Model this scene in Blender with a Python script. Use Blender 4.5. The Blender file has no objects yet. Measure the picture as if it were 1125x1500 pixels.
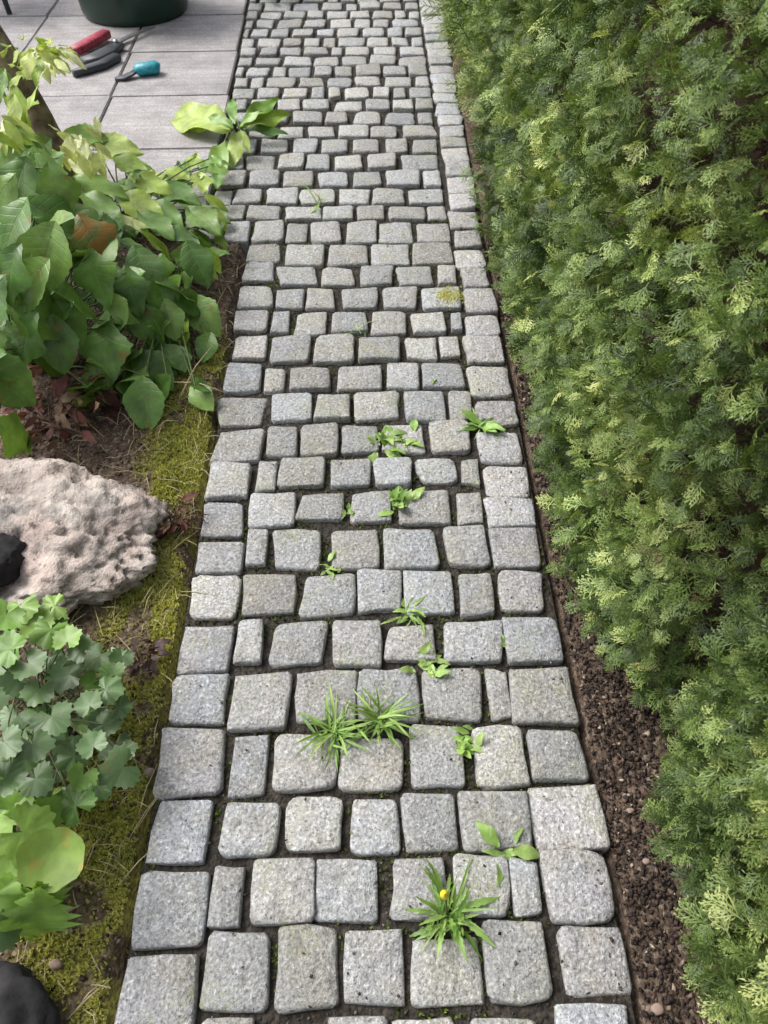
import bpy, bmesh, random
import numpy as np
from math import radians, sin, cos, pi, sqrt, atan2, floor
from mathutils import Vector, Matrix, noise as mnoise

C = bpy.context.scene.collection
scene = bpy.context.scene

# ------------------------------------------------------------------ camera, sky, sun, exposure
FPX, PITCH, YAW, CAMH = 1127.0, radians(49.7), radians(1.23), 1.36
cam_d = bpy.data.cameras.new('camera')
cam = bpy.data.objects.new('camera', cam_d); C.objects.link(cam)
cam_d.sensor_fit = 'VERTICAL'; cam_d.sensor_height = 24.0; cam_d.sensor_width = 18.0
cam_d.lens = FPX / 1500.0 * 24.0
cam_d.clip_start = 0.02; cam_d.clip_end = 500
cam.location = (0, 0, CAMH)
cam.rotation_euler = (radians(90) - PITCH, 0, -YAW)
scene.camera = cam
cam_d.dof.use_dof = True; cam_d.dof.focus_distance = 1.55; cam_d.dof.aperture_fstop = 5.6

SUN_EL, SUN_AZ = radians(50), radians(-62)      # azimuth measured from +Y towards +X
world = bpy.data.worlds.new('World'); scene.world = world; world.use_nodes = True
wn = world.node_tree; bg = wn.nodes['Background']
sky = wn.nodes.new('ShaderNodeTexSky'); sky.sky_type = 'NISHITA'; sky.sun_disc = False
sky.sun_elevation = SUN_EL; sky.sun_rotation = SUN_AZ
sky.air_density = 1.0; sky.dust_density = 4.0; sky.ozone_density = 1.0
hs = wn.nodes.new('ShaderNodeHueSaturation'); hs.inputs['Saturation'].default_value = 0.30
wn.links.new(sky.outputs[0], hs.inputs['Color']); wn.links.new(hs.outputs[0], bg.inputs['Color'])
bg.inputs['Strength'].default_value = 0.125
sun_d = bpy.data.lights.new('sun', 'SUN'); sun_d.energy = 1.4; sun_d.angle = radians(28); sun_d.color = (1, .97, .92)
sun = bpy.data.objects.new('sun', sun_d); C.objects.link(sun)
sd = Vector((sin(SUN_AZ) * cos(SUN_EL), cos(SUN_AZ) * cos(SUN_EL), sin(SUN_EL)))
sun.rotation_euler = sd.to_track_quat('Z', 'Y').to_euler()
scene.view_settings.view_transform = 'Standard'; scene.view_settings.look = 'None'
scene.view_settings.exposure = 1.08; scene.view_settings.gamma = 1.0
scene.view_settings.use_curve_mapping = False
scene.render.engine = 'CYCLES'
scene.render.filter_size = 2.0
scene.cycles.use_denoising = True
scene.cycles.max_bounces = 6

# ------------------------------------------------------------------ helpers
rng = random.Random(7)
nr = np.random.default_rng(11)
_f = Vector((sin(YAW) * cos(PITCH), cos(YAW) * cos(PITCH), -sin(PITCH)))
_r = Vector((cos(YAW), -sin(YAW), 0)); _u = _r.cross(_f)
def W(x, y, z=0.0):
    """survey of the photograph: the point at height z seen at photo pixel x, y"""
    d = _f + _r * ((x - 562.5) / FPX) + _u * ((750 - y) / FPX)
    return Vector((0, 0, CAMH)) + d * ((z - CAMH) / d.z)

def link(name, me, mat=None, parent=None, loc=None):
    o = bpy.data.objects.new(name, me); C.objects.link(o)
    if mat is not None:
        if not me.materials: me.materials.append(mat)
    if parent is not None: o.parent = parent
    if loc is not None: o.location = loc
    return o
def empty(name, loc, label, cat, group=None):
    o = bpy.data.objects.new(name, None); C.objects.link(o); o.location = loc; o.empty_display_size = .05
    tag(o, label, cat, group); return o
def tag(o, label=None, cat=None, group=None, kind=None):
    if label: o['label'] = label
    if cat: o['category'] = cat
    if group: o['group'] = group
    if kind: o['kind'] = kind
    return o
def mesh_np(name, V, F, smooth=True, uv=None, attr=None):
    """V (n,3), F (m,k) arrays -> mesh; uv per vertex (n,2); attr = (name, n floats)"""
    V = np.asarray(V, np.float32); F = np.asarray(F, np.int32)
    me = bpy.data.meshes.new(name); m, k = F.shape
    me.vertices.add(len(V)); me.vertices.foreach_set('co', V.ravel())
    me.loops.add(m * k); me.loops.foreach_set('vertex_index', F.ravel())
    me.polygons.add(m); me.polygons.foreach_set('loop_start', np.arange(0, m * k, k, dtype=np.int32))
    me.polygons.foreach_set('loop_total', np.full(m, k, np.int32))
    if smooth: me.polygons.foreach_set('use_smooth', np.ones(m, bool))
    if uv is not None:
        l = me.uv_layers.new(name='UVMap'); l.data.foreach_set('uv', np.asarray(uv, np.float32)[F.ravel()].ravel())
    if attr is not None:
        for an, av in attr:
            a = me.attributes.new(an, 'FLOAT', 'POINT'); a.data.foreach_set('value', np.asarray(av, np.float32))
    me.update(calc_edges=True); me.validate(); return me
def mesh_bm(name, bm, smooth=True):
    me = bpy.data.meshes.new(name)
    for f in bm.faces: f.smooth = smooth
    bm.to_mesh(me); bm.free(); return me
def grid_mesh(name, xs, ys, hfun, attr=None):
    X, Y = np.meshgrid(xs, ys); nx, ny = len(xs), len(ys)
    Z = hfun(X, Y)
    V = np.stack([X.ravel(), Y.ravel(), Z.ravel()], 1)
    i = (np.arange(ny - 1)[:, None] * nx + np.arange(nx - 1)[None, :]).ravel()
    F = np.stack([i, i + 1, i + nx + 1, i + nx], 1)
    at = [(n, f(X, Y).ravel()) for n, f in attr] if attr else None
    return mesh_np(name, V, F, attr=at)
# cheap tileable value noise on numpy arrays
_tab = nr.random((256, 256))
def vnoise(x, y, s):
    x = np.asarray(x) * s + 77.3; y = np.asarray(y) * s + 31.7
    xi = np.floor(x).astype(int); yi = np.floor(y).astype(int); fx = x - xi; fy = y - yi
    fx = fx * fx * (3 - 2 * fx); fy = fy * fy * (3 - 2 * fy)
    a = _tab[xi % 256, yi % 256]; b = _tab[(xi + 1) % 256, yi % 256]
    c = _tab[xi % 256, (yi + 1) % 256]; d = _tab[(xi + 1) % 256, (yi + 1) % 256]
    return (a * (1 - fx) + b * fx) * (1 - fy) + (c * (1 - fx) + d * fx) * fy
def fbm(x, y, s, o=3):
    t = 0; w = 1; tw = 0
    for k in range(o):
        t = t + w * vnoise(np.asarray(x) + 13.1 * k, np.asarray(y) - 7.7 * k, s * 2 ** k); tw += w; w *= .5
    return t / tw
def sstep(a, b, x):
    t = np.clip((np.asarray(x) - a) / (b - a), 0, 1); return t * t * (3 - 2 * t)

def tube(bm, pts, radii, seg=6, cap=True):
    rings = []
    n = len(pts); pts = [Vector(p) for p in pts]
    up = Vector((.31, .17, .93))
    for i, p in enumerate(pts):
        t = (pts[min(i + 1, n - 1)] - pts[max(i - 1, 0)]).normalized()
        a = t.cross(up)
        if a.length < .05: a = t.cross(Vector((1, 0, 0)))
        a.normalize(); b = t.cross(a)
        rings.append([bm.verts.new(p + (a * cos(2 * pi * k / seg) + b * sin(2 * pi * k / seg)) * radii[i]) for k in range(seg)])
    for i in range(n - 1):
        for k in range(seg):
            bm.faces.new((rings[i][k], rings[i][(k + 1) % seg], rings[i + 1][(k + 1) % seg], rings[i + 1][k]))
    if cap: bm.faces.new(rings[0][::-1]); bm.faces.new(rings[-1])
def lathe(bm, prof, seg=40, closed=False):
    rings = [[bm.verts.new((r * cos(2 * pi * k / seg), r * sin(2 * pi * k / seg), z)) for k in range(seg)] for r, z in prof]
    n = len(rings)
    for i in range(n if closed else n - 1):
        for k in range(seg):
            a, b = rings[i], rings[(i + 1) % n]
            bm.faces.new((a[k], a[(k + 1) % seg], b[(k + 1) % seg], b[k]))
    return rings

# ------------------------------------------------------------------ materials
class N:
    def __init__(s, name):
        s.m = bpy.data.materials.new(name); s.m.use_nodes = True; s.t = s.m.node_tree
        s.b = s.t.nodes['Principled BSDF']; s.out = s.t.nodes['Material Output']
    def n(s, typ, **kw):
        nd = s.t.nodes.new(typ)
        for k, v in kw.items(): setattr(nd, k, v)
        return nd
    def set(s, sock, v):
        if hasattr(v, 'links') or hasattr(v, 'is_linked'): s.t.links.new(v, sock)
        else: sock.default_value = v
    def noise(s, vec, scale, detail=2, rough=.5, out='Fac'):
        nd = s.n('ShaderNodeTexNoise'); s.set(nd.inputs['Vector'], vec)
        nd.inputs['Scale'].default_value = scale; nd.inputs['Detail'].default_value = detail
        nd.inputs['Roughness'].default_value = rough; return nd.outputs[out]
    def voro(s, vec, scale, out='Distance', feature='F1'):
        nd = s.n('ShaderNodeTexVoronoi', feature=feature); s.set(nd.inputs['Vector'], vec)
        nd.inputs['Scale'].default_value = scale; return nd.outputs[out]
    def ramp(s, fac, stops, interp='LINEAR'):
        nd = s.n('ShaderNodeValToRGB'); s.set(nd.inputs['Fac'], fac); cr = nd.color_ramp; cr.interpolation = interp
        while len(cr.elements) < len(stops): cr.elements.new(.5)
        for e, (p, c) in zip(cr.elements, stops):
            e.position = p; e.color = (c, c, c, 1) if isinstance(c, (int, float)) else (*c, 1)
        return nd.outputs['Color']
    def mix(s, fac, a, b, mode='MIX'):
        nd = s.n('ShaderNodeMix', data_type='RGBA', blend_type=mode)
        s.set(nd.inputs[0], fac)
        for i, v in ((6, a), (7, b)):
            s.set(nd.inputs[i], (*v, 1) if isinstance(v, tuple) and len(v) == 3 else v)
        return nd.outputs[2]
    def math(s, op, a, b=0.0):
        nd = s.n('ShaderNodeMath', operation=op); s.set(nd.inputs[0], a); s.set(nd.inputs[1], b); return nd.outputs[0]
    def bump(s, h, strength, dist, normal=None):
        nd = s.n('ShaderNodeBump'); s.set(nd.inputs['Height'], h)
        nd.inputs['Strength'].default_value = strength; nd.inputs['Distance'].default_value = dist
        if normal is not None: s.set(nd.inputs['Normal'], normal)
        return nd.outputs[0]
    def pos(s): return s.n('ShaderNodeNewGeometry').outputs['Position']
    def rand(s): return s.n('ShaderNodeObjectInfo').outputs['Random']
    def obj(s): return s.n('ShaderNodeTexCoord').outputs['Object']
    def attr(s, name): return s.n('ShaderNodeAttribute', attribute_name=name).outputs['Fac']
    def fin(s, col, rough=.7, normal=None, spec=.5, transl=None):
        s.set(s.b.inputs['Base Color'], (*col, 1) if isinstance(col, tuple) else col)
        s.set(s.b.inputs['Roughness'], rough); s.set(s.b.inputs['Specular IOR Level'], spec)
        if normal is not None: s.set(s.b.inputs['Normal'], normal)
        if transl is not None:
            tr = s.n('ShaderNodeBsdfTranslucent'); tc = s.mix(1.0, col if not isinstance(col, tuple) else (*col, 1), (1.0, 1.0, .45), 'MULTIPLY')
            s.set(tr.inputs['Color'], tc)
            mx = s.n('ShaderNodeMixShader'); mx.inputs[0].default_value = transl
            s.t.links.new(s.b.outputs[0], mx.inputs[1]); s.t.links.new(tr.outputs[0], mx.inputs[2])
            s.t.links.new(mx.outputs[0], s.out.inputs['Surface'])
        return s.m

def mat_granite(name, tints, bright=1.0):
    g = N(name); p = g.pos(); rd = g.rand()
    base = g.ramp(rd, [(i / (len(tints) - 1), c) for i, c in enumerate(tints)])
    r2 = g.n('ShaderNodeTexWhiteNoise', noise_dimensions='1D'); g.set(r2.inputs['W'], g.math('MULTIPLY', rd, 91.7))
    base = g.mix(1.0, base, g.ramp(r2.outputs['Value'], [(0, .80), (.5, 1.0), (1, 1.22)]), 'MULTIPLY')
    grain = g.noise(p, 165, 3, .7)
    base = g.mix(1.0, base, g.ramp(grain, [(.30, .40), (.44, .86), (.56, 1.09), (.68, 1.75)]), 'MULTIPLY')
    dark = g.voro(p, 190)
    fac = g.ramp(g.noise(p, 120, 1), [(.56, 0), (.66, .75)])
    base = g.mix(g.math('MULTIPLY', fac, g.ramp(dark, [(.15, 1), (.45, 0)])), base, (.045, .045, .05))
    stain = g.ramp(g.noise(p, 14, 4, .6), [(.45, 0), (.64, .5)])
    base = g.mix(stain, base, g.mix(1.0, base, (.98, .92, .76), 'MULTIPLY'))
    grime = g.ramp(g.noise(p, 31, 5, .75), [(.50, 0), (.70, .62)])
    base = g.mix(grime, base, g.mix(1.0, base, (.55, .52, .47), 'MULTIPLY'))
    lich = g.math('MULTIPLY', g.ramp(g.noise(p, 9, 3), [(.53, 0), (.68, 1)]), g.ramp(g.noise(p, 160, 2), [(.5, 0), (.62, .6)]))
    base = g.mix(lich, base, (.33, .36, .17))
    h = g.math('ADD', g.math('MULTIPLY', g.noise(p, 38, 6, .72), 1.5), g.math('MULTIPLY', grain, .5))
    return g.fin(base, g.ramp(grain, [(.3, .72), (.7, .50)]), g.bump(h, .9, .008), spec=.45)
M_granite = mat_granite('granite', [(.33, .335, .338), (.335, .325, .315), (.315, .327, .348), (.325, .322, .305), (.345, .352, .365), (.33, .33, .33)])
M_kerb = mat_granite('granite_edging', [(.35, .36, .385), (.385, .37, .37), (.34, .355, .385), (.35, .345, .33), (.37, .37, .385)])

def mat_soil(name, with_moss=True, gain=1.0):
    g = N(name); p = g.pos()
    n1 = g.noise(p, 55, 5, .7); v = g.voro(p, 130); cells = g.voro(p, 130, 'Color')
    col = g.ramp(n1, [(.3, tuple(gain * q for q in (.035, .025, .018))), (.5, tuple(gain * q for q in ((.085, .06, .044) if with_moss else (.075, .066, .056)))), (.7, tuple(gain * q for q in ((.16, .12, .088) if with_moss else (.14, .125, .105))))])
    chip = g.n('ShaderNodeSeparateColor'); g.set(chip.inputs[0], cells)
    col = g.mix(g.ramp(chip.outputs[0], [(.72, 0), (.86, .8 * gain ** 2)]), col, g.mix(chip.outputs[1], (.15, .10, .07), (.22, .18, .14)))
    if with_moss:
        mo = g.attr('moss')
        k = g.math('MULTIPLY', mo, g.ramp(g.noise(p, 60, 4, .7), [(.35, .15), (.6, 1)]))
        mc = g.mix(g.noise(p, 30, 3), (.24, .24, .05), (.48, .45, .10))
        col = g.mix(k, col, mc)
    h = g.math('ADD', n1, g.math('MULTIPLY', v, -.6))
    return g.fin(col, .9, g.bump(h, .9, .008), spec=.2)
M_soil = mat_soil('garden_soil'); M_joint = mat_soil('joint_soil', False, .42)

g = N('concrete_slab'); p = g.pos()
c = g.ramp(g.rand(), [(0, (.31, .295, .296)), (.5, (.345, .328, .326)), (1, (.29, .278, .278))])
c = g.mix(1.0, c, g.ramp(g.noise(p, 6, 6, .7), [(.3, .62), (.7, 1.25)]), 'MULTIPLY')
c = g.mix(1.0, c, g.ramp(g.noise(p, 150, 2), [(.35, .75), (.65, 1.2)]), 'MULTIPLY')
mp = g.n('ShaderNodeMapping'); g.set(mp.inputs['Vector'], p); mp.inputs['Scale'].default_value = (1.2, 14, 1)
c = g.mix(g.ramp(g.noise(mp.outputs[0], 3, 4), [(.45, 0), (.7, .45)]), c, (.17, .14, .135))
M_slab = g.fin(c, .8, g.bump(g.noise(p, 120, 3), .35, .004), spec=.4)

g = N('tufa_rock'); p = g.pos()
n1 = g.noise(p, 11, 6, .62)
c = g.ramp(n1, [(.30, (.20, .17, .15)), (.42, (.37, .32, .285)), (.55, (.51, .45, .405)), (.75, (.60, .545, .48))])
c = g.mix(g.ramp(g.noise(p, 5, 3), [(.45, 0), (.62, .6)]), c, g.mix(1.0, c, (.95, .80, .78), 'MULTIPLY'))
pit = g.ramp(g.noise(p, 38, 4, .7), [(.30, 1), (.42, 0)])
c = g.mix(g.math('MULTIPLY', pit, .8), c, (.10, .075, .06))
c = g.mix(g.ramp(g.noise(p, 7.3, 5, .7), [(.54, 0), (.66, .7)]), c, (.16, .165, .16))
M_rock = g.fin(c, .9, g.bump(g.math('ADD', n1, g.math('MULTIPLY', g.noise(p, 42, 5, .7), .6)), .9, .02), spec=.25)

def mat_leaf(name, c0, c1, c2, veins=6, vein_gain=.20, rough=.42, transl=.26, spots=None, spec=.5, spot_at=.62):
    g = N(name); rd = g.rand(); p = g.pos()
    c = g.ramp(rd, [(0, c0), (.5, c1), (1, c2)])
    uv = g.n('ShaderNodeTexCoord').outputs['UV']
    sx = g.n('ShaderNodeSeparateXYZ'); g.set(sx.inputs[0], uv); u, v = sx.outputs[0], sx.outputs[1]
    av = g.math('ABSOLUTE', g.math('SUBTRACT', v, .5))
    mid = g.ramp(av, [(0, 1), (.035, 0)])
    side = g.math('FRACT', g.math('MULTIPLY', g.math('SUBTRACT', u, g.math('MULTIPLY', av, .55)), float(veins)))
    side = g.ramp(side, [(0, 1), (.10, .15), (.5, 0), (.9, .15), (1, 1)])
    vn = g.math('MAXIMUM', mid, g.math('MULTIPLY', side, .7))
    c = g.mix(1.0, c, g.ramp(g.noise(p, 22, 4, .6), [(.3, .62), (.7, 1.35)]), 'MULTIPLY')
    c = g.mix(g.math('MULTIPLY', vn, vein_gain), c, (.22, .30, .09))
    if spots:
        c = g.mix(g.ramp(g.noise(p, 26, 4, .65), [(spot_at, 0), (spot_at + .06, .8)]), c, spots)
    h = g.math('ADD', g.math('MULTIPLY', vn, -1.0), g.math('MULTIPLY', g.noise(p, 140, 2), .4))
    return g.fin(c, rough, g.bump(h, .28, .003), spec=spec, transl=transl)
M_broad = mat_leaf('broad_leaf', (.075, .165, .030), (.125, .245, .045), (.20, .33, .075), spots=(.22, .15, .03))
M_bright = mat_leaf('bright_leaf', (.24, .36, .04), (.34, .46, .07), (.44, .54, .16))
M_pale_overlit = mat_leaf('pale_overlit_leaf', (.60, .66, .22), (.72, .76, .36), (.80, .82, .52), vein_gain=.1)  # pale yellow leaves, their overexposure put into the colour
M_orange = mat_leaf('withered_leaf', (.16, .20, .05), (.16, .20, .05), (.16, .20, .05), spots=(.34, .15, .03), spot_at=.47)
M_blue = mat_leaf('lobed_leaf', (.028, .082, .026), (.050, .118, .040), (.105, .195, .078), veins=0, vein_gain=.3, spots=(.18, .16, .05))
M_yellow = mat_leaf('yellowing_leaf', (.21, .32, .06), (.22, .325, .065), (.23, .32, .07), veins=0, vein_gain=.3, rough=.6, spots=(.36, .31, .07), spot_at=.56)
M_lime = mat_leaf('lime_leaf', (.12, .27, .03), (.18, .34, .05), (.25, .40, .085), veins=0, vein_gain=.3)
M_weed = mat_leaf('weed_leaf', (.10, .21, .035), (.16, .29, .05), (.22, .36, .08), veins=5, vein_gain=.25)
M_weedlt = mat_leaf('young_weed_leaf', (.20, .34, .07), (.28, .43, .11), (.36, .49, .16), veins=5, vein_gain=.2)
M_red = mat_leaf('dead_red_leaf', (.07, .020, .016), (.13, .036, .028), (.24, .10, .075), vein_gain=.05, rough=.7)
M_brownleaf = mat_leaf('dry_brown_leaf', (.10, .055, .03), (.17, .095, .055), (.25, .17, .10), vein_gain=.05, rough=.75)
M_purple = mat_leaf('purple_leaf', (.045, .022, .024), (.07, .035, .034), (.10, .055, .045), vein_gain=.05, rough=.6)
def mat_simple(name, col, rough=.6, n=0, amt=.3, spec=.5, metal=0, bump=0):
    g = N(name); c = (*col, 1)
    nz = g.noise(g.obj(), n or 20, 4, .6)
    c = g.mix(1.0, c, g.ramp(nz, [(.3, 1 - amt), (.7, 1 + amt)]), 'MULTIPLY')
    g.b.inputs['Metallic'].default_value = metal
    return g.fin(c, rough, g.bump(nz, bump, .003) if bump else None, spec=spec)
M_stem = mat_simple('green_stem', (.085, .12, .035), .6)
M_redstem = mat_simple('brown_stem', (.12, .075, .045), .7)
M_bark = mat_simple('mossy_bark', (.17, .135, .085), .9, 28, .65, .2, 0, .8)
M_tub = mat_simple('green_plastic', (.007, .030, .019), .33, 6, .25)
M_tubin = mat_simple('tub_soil', (.03, .022, .016), .9, 60, .5)
M_redgrip = mat_simple('red_grip', (.30, .035, .06), .5, 60, .6)
M_blackgrip = mat_simple('dark_grip', (.030, .034, .042), .5, 60, .3)
M_steel = mat_simple('worn_steel', (.42, .43, .45), .38, 60, .25, .5, .85)
M_teal = mat_simple('teal_plastic', (.012, .24, .30), .4, 60, .4)
M_slate = mat_simple('dark_slate', (.016, .015, .017), .75, 30, .6, .3, 0, .9)
M_flower = mat_simple('yellow_petal', (.70, .60, .03), .6)
M_straw = mat_simple('dry_straw', (.36, .30, .17), .8, 40, .35)
M_needle = mat_simple('dark_metal', (.05, .055, .058), .45)
g = N('pebble_stone'); M_pebble = g.fin(g.ramp(g.rand(), [(0, (.20, .16, .13)), (.5, (.26, .18, .14)), (1, (.18, .16, .15))]), .8)

def mat_tint(name, stops, rough=.6, transl=None, spec=.35, nscale=0):
    g = N(name); c = g.ramp(g.attr('tint'), stops)
    if nscale: c = g.mix(1.0, c, g.ramp(g.noise(g.pos(), nscale, 3), [(.3, .75), (.7, 1.25)]), 'MULTIPLY')
    return g.fin(c, rough, spec=spec, transl=transl)
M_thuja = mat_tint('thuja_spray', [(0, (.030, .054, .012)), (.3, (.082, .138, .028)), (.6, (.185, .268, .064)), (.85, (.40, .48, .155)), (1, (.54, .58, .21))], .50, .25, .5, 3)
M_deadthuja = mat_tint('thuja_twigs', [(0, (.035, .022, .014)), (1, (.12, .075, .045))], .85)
M_moss = mat_tint('moss_tuft', [(0, (.25, .28, .06)), (.5, (.50, .51, .13)), (1, (.72, .69, .27))], .8, .2)
M_jmoss = mat_tint('joint_moss_tuft', [(0, (.06, .085, .02)), (1, (.20, .25, .05))], .8, .2)
M_chip = mat_tint('bark_chip', [(0, (.013, .0085, .007)), (.5, (.050, .031, .024)), (.8, (.12, .078, .058)), (1, (.36, .29, .22))], .8)
M_grit = mat_tint('grit', [(0, (.02, .016, .013)), (.6, (.06, .048, .04)), (1, (.22, .19, .165))], .85)

# ------------------------------------------------------------------ ground
def ledge(y): return np.where(np.asarray(y) < 2.36, -.403, -.545 - .030 * (np.asarray(y) - 2.36))
REDGE = .384
def hground(X, Y):
    n = fbm(X, Y, 9, 4) - .5
    z = -.014 + .030 * n + .012 * (fbm(X, Y, 40, 2) - .5)
    left = sstep(-.43, -.75, X) * sstep(2.5, 2.2, Y)
    z = z + left * .03
    z = np.where((X > ledge(Y) - .012) & (X < REDGE + .010) & (Y > -.6) & (Y < 6.6), -.06, z)
    z = np.where((Y > 2.45) & (X < -.50) & (X > -3.2) & (Y < 6.6), -.06, z)
    return z
def moss_amt(X, Y):
    d = -.403 - X
    band = sstep(.0, .010, d) * sstep(.20, .07, d)
    m = band * (.08 + .92 * sstep(.40, .54, fbm(X + 3, Y, 13, 3))) * sstep(1.9, 1.6, Y)
    return np.clip(m * 1.3, 0, 1)
xs = np.unique(np.concatenate([[-60, -30, -12, -6, -3.5], np.arange(-2.2, -1.0, .04), np.arange(-1.0, .9, .0125), np.arange(.9, 1.6, .05), [2, 4, 10, 30, 60]]))
ys = np.unique(np.concatenate([[-60, -20, -6, -2], np.arange(-1, 0, .05), np.arange(0, 2.6, .0125), np.arange(2.6, 6.7, .06), [8, 12, 30, 60, 120]]))
ground = link('ground', grid_mesh('ground', xs, ys, hground, [('moss', moss_amt)]), M_soil)
tag(ground, 'dark garden soil with moss beside the cobbled path', kind='structure')

# ------------------------------------------------------------------ path: bed and stones
def hbed(X, Y): return -.0140 + .009 * (fbm(X, Y, 30, 3) - .5)
bm_y = np.arange(-.5, 6.5, .014)
V = []; nxb = 70
for y in bm_y:
    l = float(ledge(y)) + .006
    V.append(np.stack([np.linspace(l, REDGE - .004 + .02 * float(sstep(2.4, 3.6, y)), nxb), np.full(nxb, y)], 1))
V = np.concatenate(V); Z = hbed(V[:, 0], V[:, 1]); i = (np.arange(len(bm_y) - 1)[:, None] * nxb + np.arange(nxb - 1)[None, :]).ravel()
path = link('path', mesh_np('path', np.column_stack([V, Z]), np.stack([i, i + 1, i + nxb + 1, i + nxb], 1)), M_joint)
tag(path, 'narrow garden path of grey granite setts with soil joints', kind='structure')

def stone_geo(x0, x1, y0, y1, seed, edging=False):
    """verts (local to centre, top about z=0) and quads of one rough hewn sett"""
    r = random.Random(seed); yc = (y0 + y1) / 2
    grow = -.0006 - (0 if edging else .0030) * .6 * float(sstep(2.3, 3.2, yc))
    hx, hy = (x1 - x0) / 2 + grow, (y1 - y0) / 2 + grow * 1.2
    rad = min(hx, hy) * r.uniform(.10, .30)
    cor = [(sx * hx, sy * hy) for sx, sy in ((1, 1), (-1, 1), (-1, -1), (1, -1))]
    jit = [(r.gauss(0, .055) * hx, r.gauss(0, .055) * hy) for _ in range(4)]
    if r.random() < .16:                                   # a broken corner
        q = r.randrange(4); jit[q] = (-cor[q][0] * r.uniform(.08, .2), -cor[q][1] * r.uniform(.08, .2))
    out = []
    for k in range(4):
        cx, cy = cor[k]; a0 = k * pi / 2; rr = min(rad * r.uniform(.5, 1.6), .85 * min(hx, hy))
        ox, oy = cx - (rr if cx > 0 else -rr), cy - (rr if cy > 0 else -rr)
        for q in (0, 1 / 3, 2 / 3, 1):
            a = a0 + q * pi / 2
            out.append((ox + rr * cos(a) + jit[k][0], oy + rr * sin(a) + jit[k][1]))
        nx_, ny_ = cor[(k + 1) % 4]                         # a point along the edge, slightly in or out
        mx, my = (cx + nx_) / 2 + (jit[k][0] + jit[(k + 1) % 4][0]) / 2, (cy + ny_) / 2 + (jit[k][1] + jit[(k + 1) % 4][1]) / 2
        g_ = r.gauss(.0, .028); out.append((mx * (1 + g_ * (abs(mx) > abs(my))), my * (1 + g_ * (abs(my) >= abs(mx)))))
    tx, ty, dz = r.gauss(0, .020), r.gauss(0, .024), r.gauss(0, .0024)
    dome = r.uniform(.0005, .0035); V = []; sd_ = Vector((seed * .37, seed * .73, 0))
    def top(x, y): return dz + tx * x + ty * y + .0026 * mnoise.noise(Vector((x * 26, y * 26, 0)) + sd_) + .0020 * mnoise.noise(Vector((x * 70, y * 70, 5)) + sd_)
    for sc, z in ((.93, -.075), (1.0, -.022), (.995, -.0070), (.970, -.0018), (.91, -.0003), (.60, 0)):
        for (x, y) in out:
            e = 1 + (r.gauss(0, .016) if .9 < sc < .999 else 0)
            V.append((x * sc * e, y * sc * e, z + (top(x * sc, y * sc) + dome * (1 - sc * sc) if z > -.021 else 0)))
    V.append((0, 0, top(0, 0) + dome))
    F = []; n = len(out)
    for i in range(5):
        for k in range(n): F.append((i * n + k, i * n + (k + 1) % n, (i + 1) * n + (k + 1) % n, (i + 1) * n + k))
    for k in range(0, n, 2):
        F.append((5 * n + k, 5 * n + k + 1, 5 * n + (k + 2) % n, 6 * n))
    return V, F
stones = []                 # (x0,x1,y0,y1,kind) in metres
def px(x0, x1, y0, y1, kind='cobblestone'):
    yc = (y0 + y1) / 2
    stones.append((W(x0, yc).x, W(x1, yc).x, W((x0 + x1) / 2, y1).y, W((x0 + x1) / 2, y0).y, kind))
E_ = 'edging_stone'
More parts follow.
